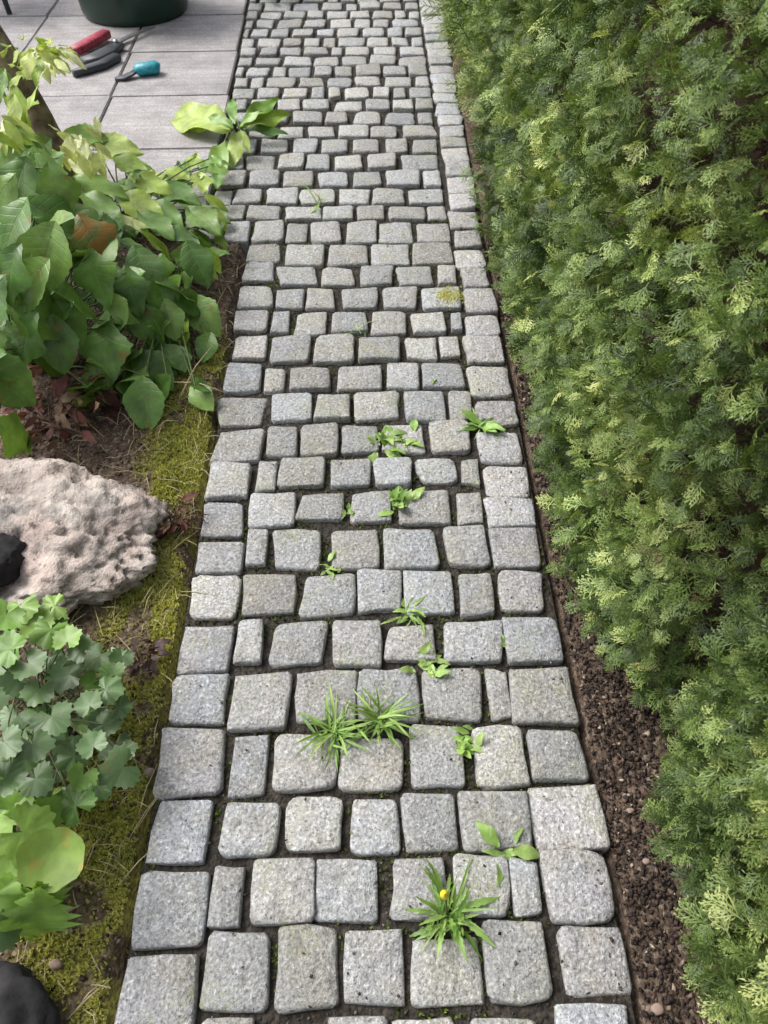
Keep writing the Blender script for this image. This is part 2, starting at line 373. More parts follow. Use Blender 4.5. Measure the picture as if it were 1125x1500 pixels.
ROWS = [
 [(175,285,1398,1512,E_),(297,395,1362,1481),(402,496,1359,1480),(503,592,1359,1481),(605,705,1372,1475),(712,808,1345,1468),(826,922,1356,1462,E_)],
 [(198,301,1274,1388,E_),(308,356,1267,1359),(369,464,1256,1352),(459,555,1254,1352),(568,655,1251,1349),(662,746,1253,1340),(749,791,1256,1340),(797,900,1243,1352,E_)],
 [(218,306,1169,1267,E_),(324,405,1174,1256),(415,503,1164,1249),(514,585,1166,1249),(590,669,1158,1248),(675,779,1155,1243),(782,890,1150,1243,E_)],
 [(228,328,1066,1166,E_),(338,390,1077,1167),(399,498,1071,1157),(495,591,1078,1157),(600,678,1061,1153),(694,770,1064,1151),(775,860,1066,1141,E_)],
 [(248,333,988,1060,E_),(336,426,985,1068),(433,522,981,1057),(525,615,979,1057),(620,710,977,1052),(714,748,979,1052),(750,839,976,1060,E_)],
 [(264,339,915,983,E_),(344,385,908,972),(397,479,908,975),(485,559,905,974),(565,641,913,969),(648,735,908,969),(738,821,904,969,E_)],
 [(279,350,841,906,E_),(355,433,839,897),(440,519,839,900),(524,590,835,896),(593,666,835,900),(672,724,839,901),(729,800,837,897,E_)],
 [(286,355,793,839,E_),(360,390,776,830),(397,471,776,835),(484,555,775,832),(560,643,773,832),(649,717,769,830),(720,792,771,832,E_)],
 [(295,359,734,785,E_),(367,430,721,773),(435,503,719,759),(511,575,718,764),(583,660,716,766),(670,709,718,766),(713,784,728,769,E_)],
 [(304,366,679,729,E_),(375,404,672,716),(409,476,670,713),(484,544,670,711),(550,604,671,712),(610,670,670,707),(675,703,671,709),(711,775,680,725,E_)],
 [(312,383,627,677,E_),(389,436,623,666),(440,496,621,666),(500,556,621,662),(560,622,619,661),(629,689,617,661),(700,764,630,676,E_)],
 [(319,388,579,621,E_),(396,456,574,614),(461,513,576,614),(520,588,574,614),(593,653,574,614),(658,691,570,614),(696,758,583,623,E_)],
 [(330,382,532,572,E_),(386,418,539,572),(426,485,539,570),(491,560,535,570),(564,616,532,568),(620,681,530,566),(687,749,534,579,E_)],
 [(340,390,491,526,E_),(396,452,491,530),(461,520,490,530),(525,587,494,526),(593,640,494,526),(644,673,492,522),(682,738,494,530,E_)],
 [(342,392,452,485,E_),(398,424,454,486),(431,479,454,490),(484,538,456,485),(544,598,454,488),(604,653,457,486),(660,677,459,483),(682,731,460,490,E_)],
 [(349,401,417,448,E_),(405,444,423,450),(447,491,421,451),(500,553,421,451),(560,611,420,450),(619,675,421,450),(681,727,421,454,E_)],
 [(356,401,382,410,E_),(406,467,390,417),(471,520,389,417),(526,577,388,415),(582,634,389,415),(642,669,388,414),(676,716,392,421,E_)],
 [(361,411,356,381,E_),(418,475,359,388),(480,538,358,386),(543,599,357,386),(604,661,354,386),(667,712,365,392,E_)],
 [(290,322,327,350),(328,365,324,353),(370,416,324,354),(419,450,325,353),(454,500,324,354),(507,552,324,354),(556,606,324,354),(611,660,324,354),(666,704,336,359,E_)],
 [(299,319,301,321),(325,358,301,321),(361,410,301,320),(418,472,301,320),(473,518,301,320),(521,565,301,320),(570,622,301,321),(626,654,301,321),(656,699,308,331,E_)],
]
for row in ROWS:
    for s in row: px(*s)
# the row cut by the lower edge of the picture, and one more below
for a in [(375,470,1499,1600),(477,568,1488,1600),(577,673,1488,1600),(687,797,1487,1600),(815,929,1468,1580,E_),(160,276,1524,1640,E_),(285,366,1492,1600)]: px(*a)
def crop2(y0, y1, xs_, kx=None):
    for a, b in xs_: px(300 + a / 2.5, 300 + b / 2.5, y0, y1)
    # stones left of the listed ones, out to the wide path's edge
    yc = W(450, (y0 + y1) / 2).y; x1 = W(300 + xs_[0][0] / 2.5, (y0 + y1) / 2).x - .010; l = float(ledge(yc))
    while x1 - l > .05:
        w = min(x1 - l, rng.uniform(.085, .125)); w = x1 - l if x1 - l - w < .05 else w
        stones.append((x1 - w, x1, W(450, y1).y, W(450, y0).y, 'cobblestone')); x1 -= w + .011
crop2(275, 297, [(110,210),(225,340),(355,475),(488,605),(610,735),(748,875)])
crop2(250, 272, [(50,150),(160,275),(285,400),(412,525),(540,645),(655,790),(800,865)])
crop2(225, 246, [(150,258),(268,362),(372,462),(470,580),(592,705),(718,855)])
crop2(203, 222, [(135,190),(205,305),(320,412),(425,525),(540,643),(660,750),(760,855)])
crop2(184, 200, [(160,258),(268,360),(370,478),(490,600),(605,705),(720,845)])
crop2(163, 180, [(100,205),(215,310),(320,430),(440,525),(545,645),(660,768),(778,835)])
crop2(145, 160, [(110,155),(165,255),(265,350),(360,460),(475,580),(585,680),(690,765),(772,838)])
y = W(450, 145).y + .013
k = 0
while y < 6.3:
    d = rng.uniform(.094, .112); l = float(ledge(y)); x = l + (0 if k % 2 else 0); k += 1
    first = True
    while x < .28:
        w = rng.choice([.07, .095, .11, .12, .13, .14]) * rng.uniform(.92, 1.08)
        if first: w *= rng.uniform(.5, 1); first = False
        e = min(x + w, .292)
        if .292 - e < .055: e = .292
        stones.append((x, e - .013, y + rng.gauss(0, .003), y + d + rng.gauss(0, .003), 'cobblestone')); x = e
    y += d + .018
y = W(675, 308).y + .008
while y < 6.4:
    d = rng.uniform(.085, .125)
    xe = REDGE + .010 * min(1, (y - 2.4) / 1.5) + .010 * max(0, y - 3.2)
    stones.append((.289, xe, y, y + d, E_)); y += d + .004
cob = sorted([s for s in stones if s[4] != E_], key=lambda s: s[2] + .15 * abs(s[0])); far = cob[296:]; cob = cob[:296]
for i, s in enumerate(cob + [s for s in stones if s[4] == E_]):
    Vs, Fs = stone_geo(*s[:4], i + 3, s[4] == E_)
    me = mesh_np(s[4], Vs, Fs)
    o = link(s[4], me, M_kerb if s[4] == E_ else M_granite, path, ((s[0] + s[1]) / 2, (s[2] + s[3]) / 2, 0))
VV, FF = [], []; off = 0
for i, s in enumerate(far):
    Vs, Fs = stone_geo(*s[:4], 1000 + i); VV.append(np.array(Vs) + [(s[0] + s[1]) / 2, (s[2] + s[3]) / 2, 0]); FF.append(np.array(Fs) + off); off += len(Vs)
o = link('distant_cobblestones', mesh_np('distant_cobblestones', np.concatenate(VV), np.concatenate(FF)), M_granite, path); o['kind'] = 'stuff'

# ------------------------------------------------------------------ terrace of concrete slabs
bm = bmesh.new(); bmesh.ops.create_cube(bm, size=1)
for v in bm.verts: v.co = Vector((v.co.x * 2.62 - 1.9, v.co.y * 4.0 + 4.47, v.co.z * .03 - .033))
terrace = link('terrace', mesh_bm('terrace', bm, False), M_joint)
tag(terrace, 'patio of pinkish grey square concrete slabs', kind='structure')
bm = bmesh.new(); bmesh.ops.create_cube(bm, size=1)
for v in bm.verts: v.co = Vector((v.co.x * .497, v.co.y * .496, v.co.z * .045))
bmesh.ops.bevel(bm, geom=[e for e in bm.edges], offset=.004, segments=2, affect='EDGES')
slab_me = mesh_bm('paving_slab', bm, False)
for j in range(8):
    for i in range(5):
        yb = 2.512 + .502 * j
        xr = float(ledge(yb + .25)) - .012
        o = link('paving_slab', slab_me, M_slab, terrace, (xr - .25 - .504 * i, yb + .25, -.024 + rng.gauss(0, .001)))
        o.rotation_euler = (rng.gauss(0, .003), rng.gauss(0, .003), rng.gauss(0, .004) + .015)

# ------------------------------------------------------------------ thuja hedge
def hface(y, z):
    """x of the hedge face at distance y, height z"""
    y = np.asarray(y, float); z = np.asarray(z, float)
    base = np.interp(y, [-1, .0, .25, .42, .56, .64, .80, .92, 1.25, 1.4, 1.55, 2.0, 2.7, 3.8, 6], [.52, .475, .46, .445, .535, .465, .42, .385, .39, .415, .375, .365, .385, .395, .41])
    low = .05 * sstep(.16, .02, z)
    bul = -.05 * sstep(.05, .6, z) + .05 * sstep(.8, 1.9, z)
    lump = .14 * (fbm(y * 1.0, z * 1.0, 4.2, 2) - .5) + .13 * (fbm(y + 9, z, 12, 2) - .5)
    return base + low + bul + lump + .045
def make_spray(seed, n_side, n_sub, L):
    """a flat fan of scale-leaf branchlets: tapered strips, in the local xy plane, axis +y"""
    r = random.Random(seed); V, F, T = [], [], []
    bend = r.uniform(-.25, .25); droop = r.uniform(.05, .35)
    def place(x, y):
        return (x + bend * y * y / L, y, -droop * (y * y + x * x) / L + r.gauss(0, .0007))
    def strip(p, a, l, w, t0, t1, twig=False):
        d = (sin(a), cos(a)); nrm = (cos(a), -sin(a)); b = len(V)
        m = (p[0] + d[0] * l * .5, p[1] + d[1] * l * .5); e = (p[0] + d[0] * l, p[1] + d[1] * l)
        rows = ((m, w, .0006, (t0 + t1) / 2),) if twig else ((p, w * .7, 0, t0), (m, w, .0006, (t0 + t1) / 2))
        if twig: V.append(place(*p)); T.append(t0)
        for q, ww, lift, t in rows:
            for s in (-1, 1):
                v = place(q[0] + nrm[0] * ww * s / 2, q[1] + nrm[1] * ww * s / 2); V.append((v[0], v[1], v[2] + lift)); T.append(t)
        V.append(place(*e)); T.append(t1)
        if twig: F.append((b, b + 2, b + 1)); F.append((b + 1, b + 2, b + 3))
        else: F.append((b, b + 1, b + 3)); F.append((b, b + 3, b + 2)); F.append((b + 2, b + 3, b + 4))
    strip((0, 0), 0, L, .0032, .0, .5)
    for k in range(n_side):
        s = -1 if k % 2 else 1; f = (k + .8) / (n_side + .6); y0 = L * (.12 + .82 * f)
        l = L * (.62 * (1 - f) ** .75 + .12) * r.uniform(.8, 1.15); a = s * r.uniform(.55, .85)
        strip((0, y0), a, l, .0027, .15, .8)
        for q in range(n_sub):
            g_ = (q + 1) / (n_sub + .6); pp = (sin(a) * l * g_, y0 + cos(a) * l * g_)
            s2 = 1 if q % 2 else -1
            strip(pp, a + s2 * r.uniform(.5, .8), l * .42 * (1.1 - g_ * .6) * r.uniform(.8, 1.2), .0029, .3, 1.0, True)
    return np.array(V), np.array(F), np.array(T)
def join_sprays(variants, P, A, NRM, S, tint, tipgain):
    """copies of flat sprays at P with axis A and normal NRM, scale S, tint per spray -> V,F,T arrays"""
    A = A / np.linalg.norm(A, axis=1, keepdims=True)
    X = np.cross(A, NRM); X /= np.linalg.norm(X, axis=1, keepdims=True); Zn = np.cross(X, A)
    which = nr.integers(0, len(variants), len(P)); Vs, Fs, Ts = [], [], []; off = 0
    for q, (v, f, t) in enumerate(variants):
        ix = np.nonzero(which == q)[0]
        if not len(ix): continue
        vv = v[None, :, :] * S[ix][:, None, None]
        w = P[ix][:, None, :] + vv[..., 0:1] * X[ix][:, None, :] + vv[..., 1:2] * A[ix][:, None, :] + vv[..., 2:3] * Zn[ix][:, None, :]
        Vs.append(w.reshape(-1, 3)); n = len(v)
        Fs.append((f[None] + (off + np.arange(len(ix)) * n)[:, None, None]).reshape(-1, 3)); off += n * len(ix)
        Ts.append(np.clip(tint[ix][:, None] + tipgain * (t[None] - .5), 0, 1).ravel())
    return np.concatenate(Vs), np.concatenate(Fs), np.concatenate(Ts)
fine = [make_spray(s, 11, 4, .064) for s in range(10)]
coarse = [make_spray(20 + s, 9, 2, .10) for s in range(4)]
hedge = empty('hedge', (.62, 2.8, 0), 'tall dense green thuja hedge along the right side of the path', 'hedge')
HB = hedge.location
def hedge_section(y0, y1, z0, z1, n, variants, size):
    y = nr.uniform(y0, y1, n); z = z0 + (z1 - z0) * nr.random(n); dep = nr.random(n) ** 1.2 * .12
    x = hface(y, z) + dep - .01
    P = np.stack([x, y, z], 1)
    A = np.stack([-nr.uniform(.25, 1.0, n), nr.normal(-.10, .55, n), nr.normal(.10, .50, n)], 1)
    up = np.stack([nr.normal(-.45, .45, n), nr.normal(0, .6, n), nr.normal(.55, .45, n)], 1)
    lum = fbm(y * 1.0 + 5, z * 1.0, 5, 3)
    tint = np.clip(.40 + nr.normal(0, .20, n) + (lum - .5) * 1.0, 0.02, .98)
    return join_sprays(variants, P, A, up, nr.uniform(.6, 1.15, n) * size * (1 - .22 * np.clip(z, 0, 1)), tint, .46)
cuts = [-.6, .58, 1.36, 2.1, 2.9, 3.8, 4.9, 6.2]
for a, b in zip(cuts[:-1], cuts[1:]):
    parts_ = []
    nb = int((b - a) * (1.28 if b < 3 else 1.05) * (5600 if b < 1.4 else 3400 if b < 2.2 else 2300 if b < 3 else 700))
    y0 = max(a, -.10); ztop = 1.32 if b < 3 else 1.08
    parts_.append(hedge_section(y0, b, .035, ztop, nb, fine if b < 3 else coarse,   .70 if b < 1.4 else .86 if b < 3 else 1.2))
    parts_.append(hedge_section(a, b, ztop - .03, 1.95, int((b - a) * 300), coarse, 1.35))
    off = 0; VV, FF, TT = [], [], []
    for v, f, t in parts_: VV.append(v); FF.append(f + off); TT.append(t); off += len(v)
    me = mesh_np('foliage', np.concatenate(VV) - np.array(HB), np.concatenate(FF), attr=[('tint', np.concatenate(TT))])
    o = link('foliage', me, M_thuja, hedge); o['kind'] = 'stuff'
# brown bare twigs and old wood inside the hedge
n = 9000
y = nr.uniform(-.4, 6.1, n); z = nr.random(n) ** 1.25 * 1.85 + .02
P = np.stack([hface(y, z) + np.where(nr.random(n) < .05, .02, .10) + nr.random(n) * .10, y, z], 1)
A = np.stack([-nr.uniform(.2, 1, n), nr.normal(0, .5, n), nr.normal(.1, .5, n)], 1); U_ = nr.normal(0, 1, (n, 3))
v, f, t = join_sprays(coarse, P, A, U_, nr.uniform(.45, .8, n), nr.random(n) * .8, .2)
o = link('dead_twigs', mesh_np('dead_twigs', v - np.array(HB), f, attr=[('tint', t)]), M_deadthuja, hedge); o['kind'] = 'stuff'
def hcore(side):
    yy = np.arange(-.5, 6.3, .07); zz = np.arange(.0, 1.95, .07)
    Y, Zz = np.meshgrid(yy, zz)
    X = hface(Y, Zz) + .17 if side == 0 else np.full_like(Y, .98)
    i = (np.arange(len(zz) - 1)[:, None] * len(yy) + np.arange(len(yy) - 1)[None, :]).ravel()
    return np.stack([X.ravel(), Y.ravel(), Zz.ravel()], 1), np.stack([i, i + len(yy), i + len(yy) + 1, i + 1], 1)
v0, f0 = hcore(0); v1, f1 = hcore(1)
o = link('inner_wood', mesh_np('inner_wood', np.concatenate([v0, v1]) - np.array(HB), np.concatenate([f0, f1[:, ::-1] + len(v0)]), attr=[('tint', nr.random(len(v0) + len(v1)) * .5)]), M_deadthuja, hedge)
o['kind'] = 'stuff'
for ty in (.12, .58, 1.02, 1.5, 1.95, 2.5, 3.0, 3.6, 4.2, 4.9, 5.6):
    bm = bmesh.new(); x0 = .66 + rng.gauss(0, .015)
    tube(bm, [(x0, ty, -.03), (x0 + rng.gauss(0, .01), ty + .01, .5), (x0 + .02, ty, 1.2), (x0 + .03, ty, 1.8)], [.03, .024, .017, .006], 9)
    me = mesh_bm('trunk', bm); me.transform(Matrix.Translation(-HB)); link('trunk', me, M_bark, hedge)

# ------------------------------------------------------------------ leaf meshes
def leaf_mesh(name, width, nu=14, nv=3, teeth=0, tooth=.06, fold=.25, droop=.35, heart=.0, lobes=0, wave=.03, peak=.38, seed=0, twist=0):
    """unit-length leaf, base at 0, tip at +y, upper side +z"""
    r = random.Random(seed); V, UV = [], []
    for i in range(nu + 1):
        u = i / nu
        w = (u / peak) ** .62 if u < peak else max(0, 1 - ((u - peak) / (1 - peak)) ** 1.55) ** .86
        w = max(w, 0) * width / 2
        if lobes: w *= 1 + .22 * cos((u - .42) * 2 * pi * 1.5) * (1 if u < .75 else .6)
        if teeth: w *= 1 + tooth * (1 if i % 2 else -1)
        for j in range(-nv, nv + 1):
            s = j / nv; x = s * w
            yb = u - heart * (abs(s) ** 1.3) * (1 - u) ** 2.2
            z = fold * abs(x) - droop * u * u * .5 + wave * sin(u * 11 + seed + 2 * s) * s * s * (1 if j > 0 else -.8)
            z -= .30 * x * x / max(width, .1)
            a = twist * u
            V.append((x * cos(a) - z * sin(a) * .3, yb, z + x * sin(a))); UV.append((u, .5 + s / 2))
    m = 2 * nv + 1; F = []
    for i in range(nu):
        for j in range(m - 1): F.append((i * m + j, i * m + j + 1, (i + 1) * m + j + 1, (i + 1) * m + j))
    return mesh_np(name, V, F, uv=UV)
def lobed_mesh(name, lobes=3, seed=0, cup=.12, deep=.35, notch=2, span=5.4):
    """round lobed leaf: petiole joins at origin, blade spreads towards +y"""
    r = random.Random(seed); na, nrg = 60, 4; V = [(0, 0, 0)]; UV = [(0, .5)]
    ph = r.uniform(-.1, .1)
    for k in range(1, nrg + 1):
        for i in range(na + 1):
            t = i / na; a = (t - .5) * span
            lob = abs(cos(t * pi * lobes + ph * .0)) if False else .5 - .5 * cos(t * 2 * pi * lobes)
            rad = (1 - deep) + deep * lob ** .6
            rad *= 1 + (.07 if deep > .1 else .012) * cos(t * 2 * pi * lobes * notch)
            rad *= .50 * (1 - .12 * abs(2 * t - 1) ** 3) * (.72 + .28 * cos(a * .5))
            f = k / nrg; rr = rad * f
            z = cup * rr * (.4 + f) + (.028 if deep > .1 else .012) * f * f * sin(t * 2 * pi * lobes + seed) - .022 * f * (1 - lob) * (deep > .1) - .10 * f ** 3 * (1 if r.random() < 2 else 0) * .3
            V.append((rr * sin(a), rr * cos(a) + .0, z)); UV.append((f, .5 + .5 * abs(2 * ((t * lobes) % 1.0) - 1)))
    F = []; m = na + 1
    F3 = [(0, 1 + i + 1, 1 + i, 0) for i in range(na)]
    for k in range(nrg - 1):
        for i in range(na): F.append((1 + k * m + i, 1 + k * m + i + 1, 1 + (k + 1) * m + i + 1, 1 + (k + 1) * m + i))
    bm = bmesh.new(); vs = [bm.verts.new(v) for v in V]; uvl = bm.loops.layers.uv.new('UVMap'); ix = {v: i for i, v in enumerate(vs)}
    for fc in [(0, 1 + i, 2 + i) for i in range(na)] + F:
        f = bm.faces.new([vs[q] for q in fc])
        for l in f.loops: l[uvl].uv = UV[ix[l.vert]]
    bmesh.ops.recalc_face_normals(bm, faces=bm.faces)
    me = mesh_bm(name, bm)
    return me
def place_leaf(meshes, mat, parent, base, tip_dir, normal, size, name='leaf', wid=1.0):
    """leaf object in its plant's space; base in world coordinates"""
    k = rng.randrange(len(meshes)); src = meshes[k]
    key = (src.name, mat.name)
    if key not in _leafcache:
        me = src.copy(); me.materials.clear(); me.materials.append(mat); me.name = name; _leafcache[key] = me
    o = bpy.data.objects.new(name, _leafcache[key]); C.objects.link(o); o.parent = parent
    Y = Vector(tip_dir).normalized(); X = Y.cross(Vector(normal))
    if X.length < 1e-3: X = Y.cross(Vector((.3, .2, 1)))
    X.normalize(); Zv = X.cross(Y)
    M = Matrix((X * size * wid, Y * size, Zv * size)).transposed().to_4x4()
    M.translation = Vector(base) - parent.location
    o.matrix_local = M
    return o
_leafcache = {}
BROAD = [leaf_mesh('broad', .86, 18, 3, 1, .035, .30, .45, .22, 0, .05, .36, 1),
         leaf_mesh('broad', .78, 18, 3, 1, .05, .22, .65, .18, 1, .06, .38, 2),
         leaf_mesh('broad', .92, 18, 3, 1, .03, .35, .30, .26, 0, .04, .34, 3),
         leaf_mesh('broad', .74, 18, 3, 1, .04, .15, .80, .15, 1, .07, .40, 4)]
OVAL = [leaf_mesh('oval', .46, 14, 2, 1, .03, .35, .5, .04, 0, .04, .42, 5), leaf_mesh('oval', .52, 14, 2, 1, .03, .2, .8, .04, 0, .05, .42, 6)]
BLADE = [leaf_mesh('blade', w, 9, 1, 0, 0, .5, dr, 0, 0, .02, .45, s, tw) for w, dr, s, tw in ((.065, .9, 7, .3), (.075, 1.5, 8, -.3), (.055, .5, 9, .2), (.085, 1.2, 10, .1))]
TOOTH = [leaf_mesh('toothed', w, 16, 1, 1, .22, .4, dr, 0, 0, .02, .55, s) for w, dr, s in ((.15, .7, 11), (.18, 1.2, 12), (.12, .4, 13))]
LOBED = [lobed_mesh('lobed', 5, 1, .10, .17, 3), lobed_mesh('lobed', 5, 2, .20, .14, 3), lobed_mesh('lobed', 3, 3, .05, .24, 5), lobed_mesh('lobed', 5, 4, -.05, .19, 3)]
JAG = [leaf_mesh('jagged', .85, 22, 3, 1, .20, .25, .6, .1, 1, .08, .5, 31), leaf_mesh('jagged', .7, 22, 3, 1, .24, .3, .8, .1, 1, .08, .5, 32)]
FLAT = [leaf_mesh('spread', .62, 18, 3, 1, .05, .25, .18, .15, 0, .06, .4, 41), leaf_mesh('spread', .52, 18, 3, 1, .05, .2, .25, .1, 0, .07, .42, 42), leaf_mesh('spread', .72, 18, 3, 1, .06, .3, .1, .18, 1, .06, .38, 43)]
ROUND = [lobed_mesh('rounded', 7, 5, .38, .07, 3, 6.283)]
CAMP = Vector((0, 0, CAMH))
def stems(parent, ends, root_r=.02, rad=.0022, mat=M_stem, name='stem'):
    bm = bmesh.new()
    for e in ends:
        e = Vector(e) - parent.location
        b = Vector((rng.gauss(0, root_r), rng.gauss(0, root_r), -.01))
        m1 = b.lerp(e, .45) + Vector((0, 0, .10 * (e - b).length)); 
        m1.x = b.x + (e.x - b.x) * .35; m1.y = b.y + (e.y - b.y) * .35
        tube(bm, [b, m1, e.lerp(m1, .35) + Vector((0, 0, .02 * (e - b).length)), e], [rad * 1.3, rad * 1.1, rad, rad * .7], 5, False)
    return link(name, mesh_bm(name, bm), mat, parent)
def put(plant, meshes, mat, x, y, z, tx, ty, size, ends, faceup=.65, tipdrop=.04, wid=1.0):
    """leaf whose middle is seen at photo pixel x,y at height z and whose tip points to tx,ty"""
    c = W(x, y, z); t = W(tx, ty, max(z - tipdrop, .01))
    d = (t - c); d = d.normalized() if d.length > 1e-4 else Vector((0, -1, 0))
    nrm = Vector((0, 0, 1)) * faceup + (CAMP - c).normalized() * (1 - faceup) + Vector((rng.gauss(0, .14), rng.gauss(0, .14), 0))
    base = c - d * size * .45
    place_leaf(meshes, mat, plant, base, d, nrm, size, 'leaf', wid); ends.append(base)

# ------------------------------------------------------------------ large-leaved plants in the left bed
def zb(x, y): return max(.05, .40 - .27 * (x / 320) - .26 * max(0, (y - 400) / 240))
p1 = empty('broad_leaved_plant', W(70, 560, 0) + Vector((-.05, .1, 0)), 'large dark green plant with heart shaped leaves at the left edge above the rock', 'plant', 'broad leaved plants in the left bed')
e1 = []
for x, y, tx, ty, s, m in [(60, 346, 25, 368, .155, 0), (64, 388, 56, 420, .15, 0), (140, 406, 150, 445, .13, 0), (192, 428, 200, 460, .115, 0), (60, 460, 108, 480, .17, 0),
        (114, 445, 140, 460, .13, 0), (153, 516, 150, 560, .15, 0), (85, 510, 90, 540, .12, 0), (32, 500, 15, 535, .13, 0), (14, 560, 45, 582, .14, 0), (10, 402, -5, 440, .13, 0),
        (28, 637, 55, 650, .13, 0), (89, 324, 125, 345, .14, 0), (142, 353, 165, 385, .14, 2), (15, 335, -5, 370, .13, 0), (105, 480, 120, 505, .10, 0), (40, 425, 20, 455, .13, 0),
        (-30, 450, -60, 490, .15, 0), (-25, 540, -50, 560, .14, 0), (-40, 370, -70, 400, .15, 0)]:
    put(p1, BROAD, (M_broad, M_bright, M_orange)[m], x, y, zb(max(x, 0), y), tx, ty, s, e1, .78)
for k in range(70):
    x, y = rng.uniform(-40, 195), rng.uniform(320, 585)
    put(p1, BROAD, rng.choice([M_broad, M_broad, M_broad, M_lime]), x, y, zb(max(x, 0), y) * rng.uniform(.45, 1.0), x + rng.uniform(-60, 70), y + rng.uniform(-5, 50), rng.uniform(.07, .12), e1, .8)
stems(p1, e1, .05, .0028)
p2 = empty('broad_leaved_plant', W(262, 470, 0) + Vector((-.04, .12, 0)), 'green plant with pointed drooping leaves closest to the left edge of the path', 'plant', 'broad leaved plants in the left bed')
e2 = []
for x, y, tx, ty, s, m in [(213, 399, 229, 436, .14, 0), (217, 474, 238, 510, .14, 0), (299, 463, 330, 500, .135, 0), (263, 428, 290, 440, .12, 0), (228, 545, 262, 575, .13, 0), (213, 598, 216, 630, .13, 0),
        (291, 388, 308, 420, .13, 0), (313, 378, 336, 402, .09, 1), (250, 470, 262, 505, .11, 0), (270, 490, 262, 515, .09, 1), (231, 356, 258, 372, .12, 1), (195, 575, 180, 600, .10, 0), (285, 445, 318, 452, .11, 0),
        (262, 525, 300, 560, .09, 0), (240, 440, 250, 470, .12, 0)]:
    put(p2, BROAD if m == 0 else OVAL, (M_broad, M_bright)[m], x, y, zb(x, y) * .9, tx, ty, s * .9, e2, .75)
for k in range(42):
    x, y = rng.uniform(180, 312), rng.uniform(380, 590)
    put(p2, BROAD, rng.choice([M_broad, M_broad, M_broad, M_lime]), x, y, zb(x, y) * rng.uniform(.35, .9), x + rng.uniform(-30, 60), y + rng.uniform(-5, 50), rng.uniform(.055, .095), e2, .8)
stems(p2, e2, .035, .0024)
p3 = empty('broad_leaved_plant', W(200, 350, 0) + Vector((-.05, .05, 0)), 'bright yellow green leafy plant spilling over the near edge of the patio slabs', 'plant', 'broad leaved plants in the left bed')
e3 = []
for x, y, tx, ty, s, m in [(220, 268, 262, 285, .15, 1), (146, 271, 190, 285, .16, 3), (149, 303, 185, 330, .16, 3), (299, 324, 328, 345, .13, 0), (263, 285, 300, 300, .14, 0), (205, 300, 250, 320, .15, 1),
        (170, 215, 212, 222, .15, 1), (190, 240, 225, 258, .13, 1), (120, 245, 150, 262, .11, 4), (105, 222, 120, 245, .10, 4), (245, 310, 275, 335, .13, 3), (190, 322, 215, 330, .07, 4), (205, 330, 225, 345, .06, 4),
        (280, 300, 318, 308, .12, 0), (315, 295, 335, 305, .08, 1), (322, 318, 332, 330, .07, 1), (230, 330, 262, 352, .13, 0), (160, 335, 175, 360, .12, 0), (130, 200, 165, 205, .12, 3), (270, 345, 300, 365, .12, 0), (215, 250, 232, 240, .08, 4)]:
    put(p3, FLAT if s > .1 and m != 4 else OVAL, (M_broad, M_bright, M_orange, M_lime, M_pale_overlit)[m], x, y, zb(x, y) * .85, tx, ty, s * 1.05, e3, .9, .015)
for k in range(52):
    x, y = rng.uniform(110, 328), rng.uniform(235, 370)
    put(p3, FLAT, rng.choice([M_broad, M_lime, M_bright]), x, y, zb(x, y) * rng.uniform(.3, .75), x + rng.uniform(-20, 60), y + rng.uniform(0, 40), rng.uniform(.06, .11), e3, .85, .015)
stems(p3, e3, .05, .0024)
p4 = empty('broad_leaved_plant', W(20, 330, 0) + Vector((-.1, .0, 0)), 'shadowed plant with dull dark leaves below the mossy trunk at the left edge', 'plant', 'broad leaved plants in the left bed')
e4 = []
for x, y, tx, ty, s, m in [(60, 270, 70, 310, .17, 0), (21, 285, 10, 320, .16, 0), (40, 240, 20, 262, .15, 0), (85, 285, 95, 315, .14, 0), (-10, 300, -30, 330, .16, 0), (5, 250, -20, 270, .15, 0)]:
    put(p4, BROAD, M_broad, x, y, .36, tx, ty, s, e4, .5)
for k in range(20):
    x, y = rng.uniform(-60, 105), rng.uniform(240, 350)
    put(p4, BROAD, M_broad, x, y, rng.uniform(.12, .33), x + rng.uniform(-50, 50), y + rng.uniform(10, 60), rng.uniform(.09, .14), e4)
stems(p4, e4, .06, .0028)

# young tree with a mossy trunk
tb = Vector((-1.00, 2.56, 0))
tree = empty('young_tree', tb, 'young tree with a short mossy brown trunk and pale leaves coloured as if overexposed beside the patio', 'tree')
bm = bmesh.new()
tp = [Vector((0, 0, -.03)), Vector((-.03, .03, .12)), Vector((-.075, .075, .27)), Vector((-.125, .115, .42)), Vector((-.16, .12, .56))]
tube(bm, tp, [.062, .052, .047, .042, .030], 14)
for v in bm.verts: v.co += v.co.normalized() * (mnoise.noise(v.co * 40) * .004)
link('trunk', mesh_bm('trunk', bm), M_bark, tree)
bm = bmesh.new()
tips = []
for k, d in enumerate([(-.12, -.10, .10), (.08, -.06, .10), (.02, .12, .12), (-.15, .06, .14), (-.18, -.30, -.02)]):
    a = tp[-1]; b = a + Vector(d) * .6 + Vector((0, 0, .04)); c_ = a + Vector(d)
    tube(bm, [a - Vector((0, 0, .02)), b, c_], [.010, .007, .004], 6); tips.append(c_)
link('branch', mesh_bm('branch', bm), M_bark, tree)
def tl(x, y, z, tx, ty, s, m, me=OVAL):
    c = W(x, y, z); d = (W(tx, ty, z - .03) - c).normalized()
    place_leaf(me, m, tree, c - d * s * .4, d, Vector((rng.gauss(0, .2), -.3 + rng.gauss(0, .2), 1)), s)
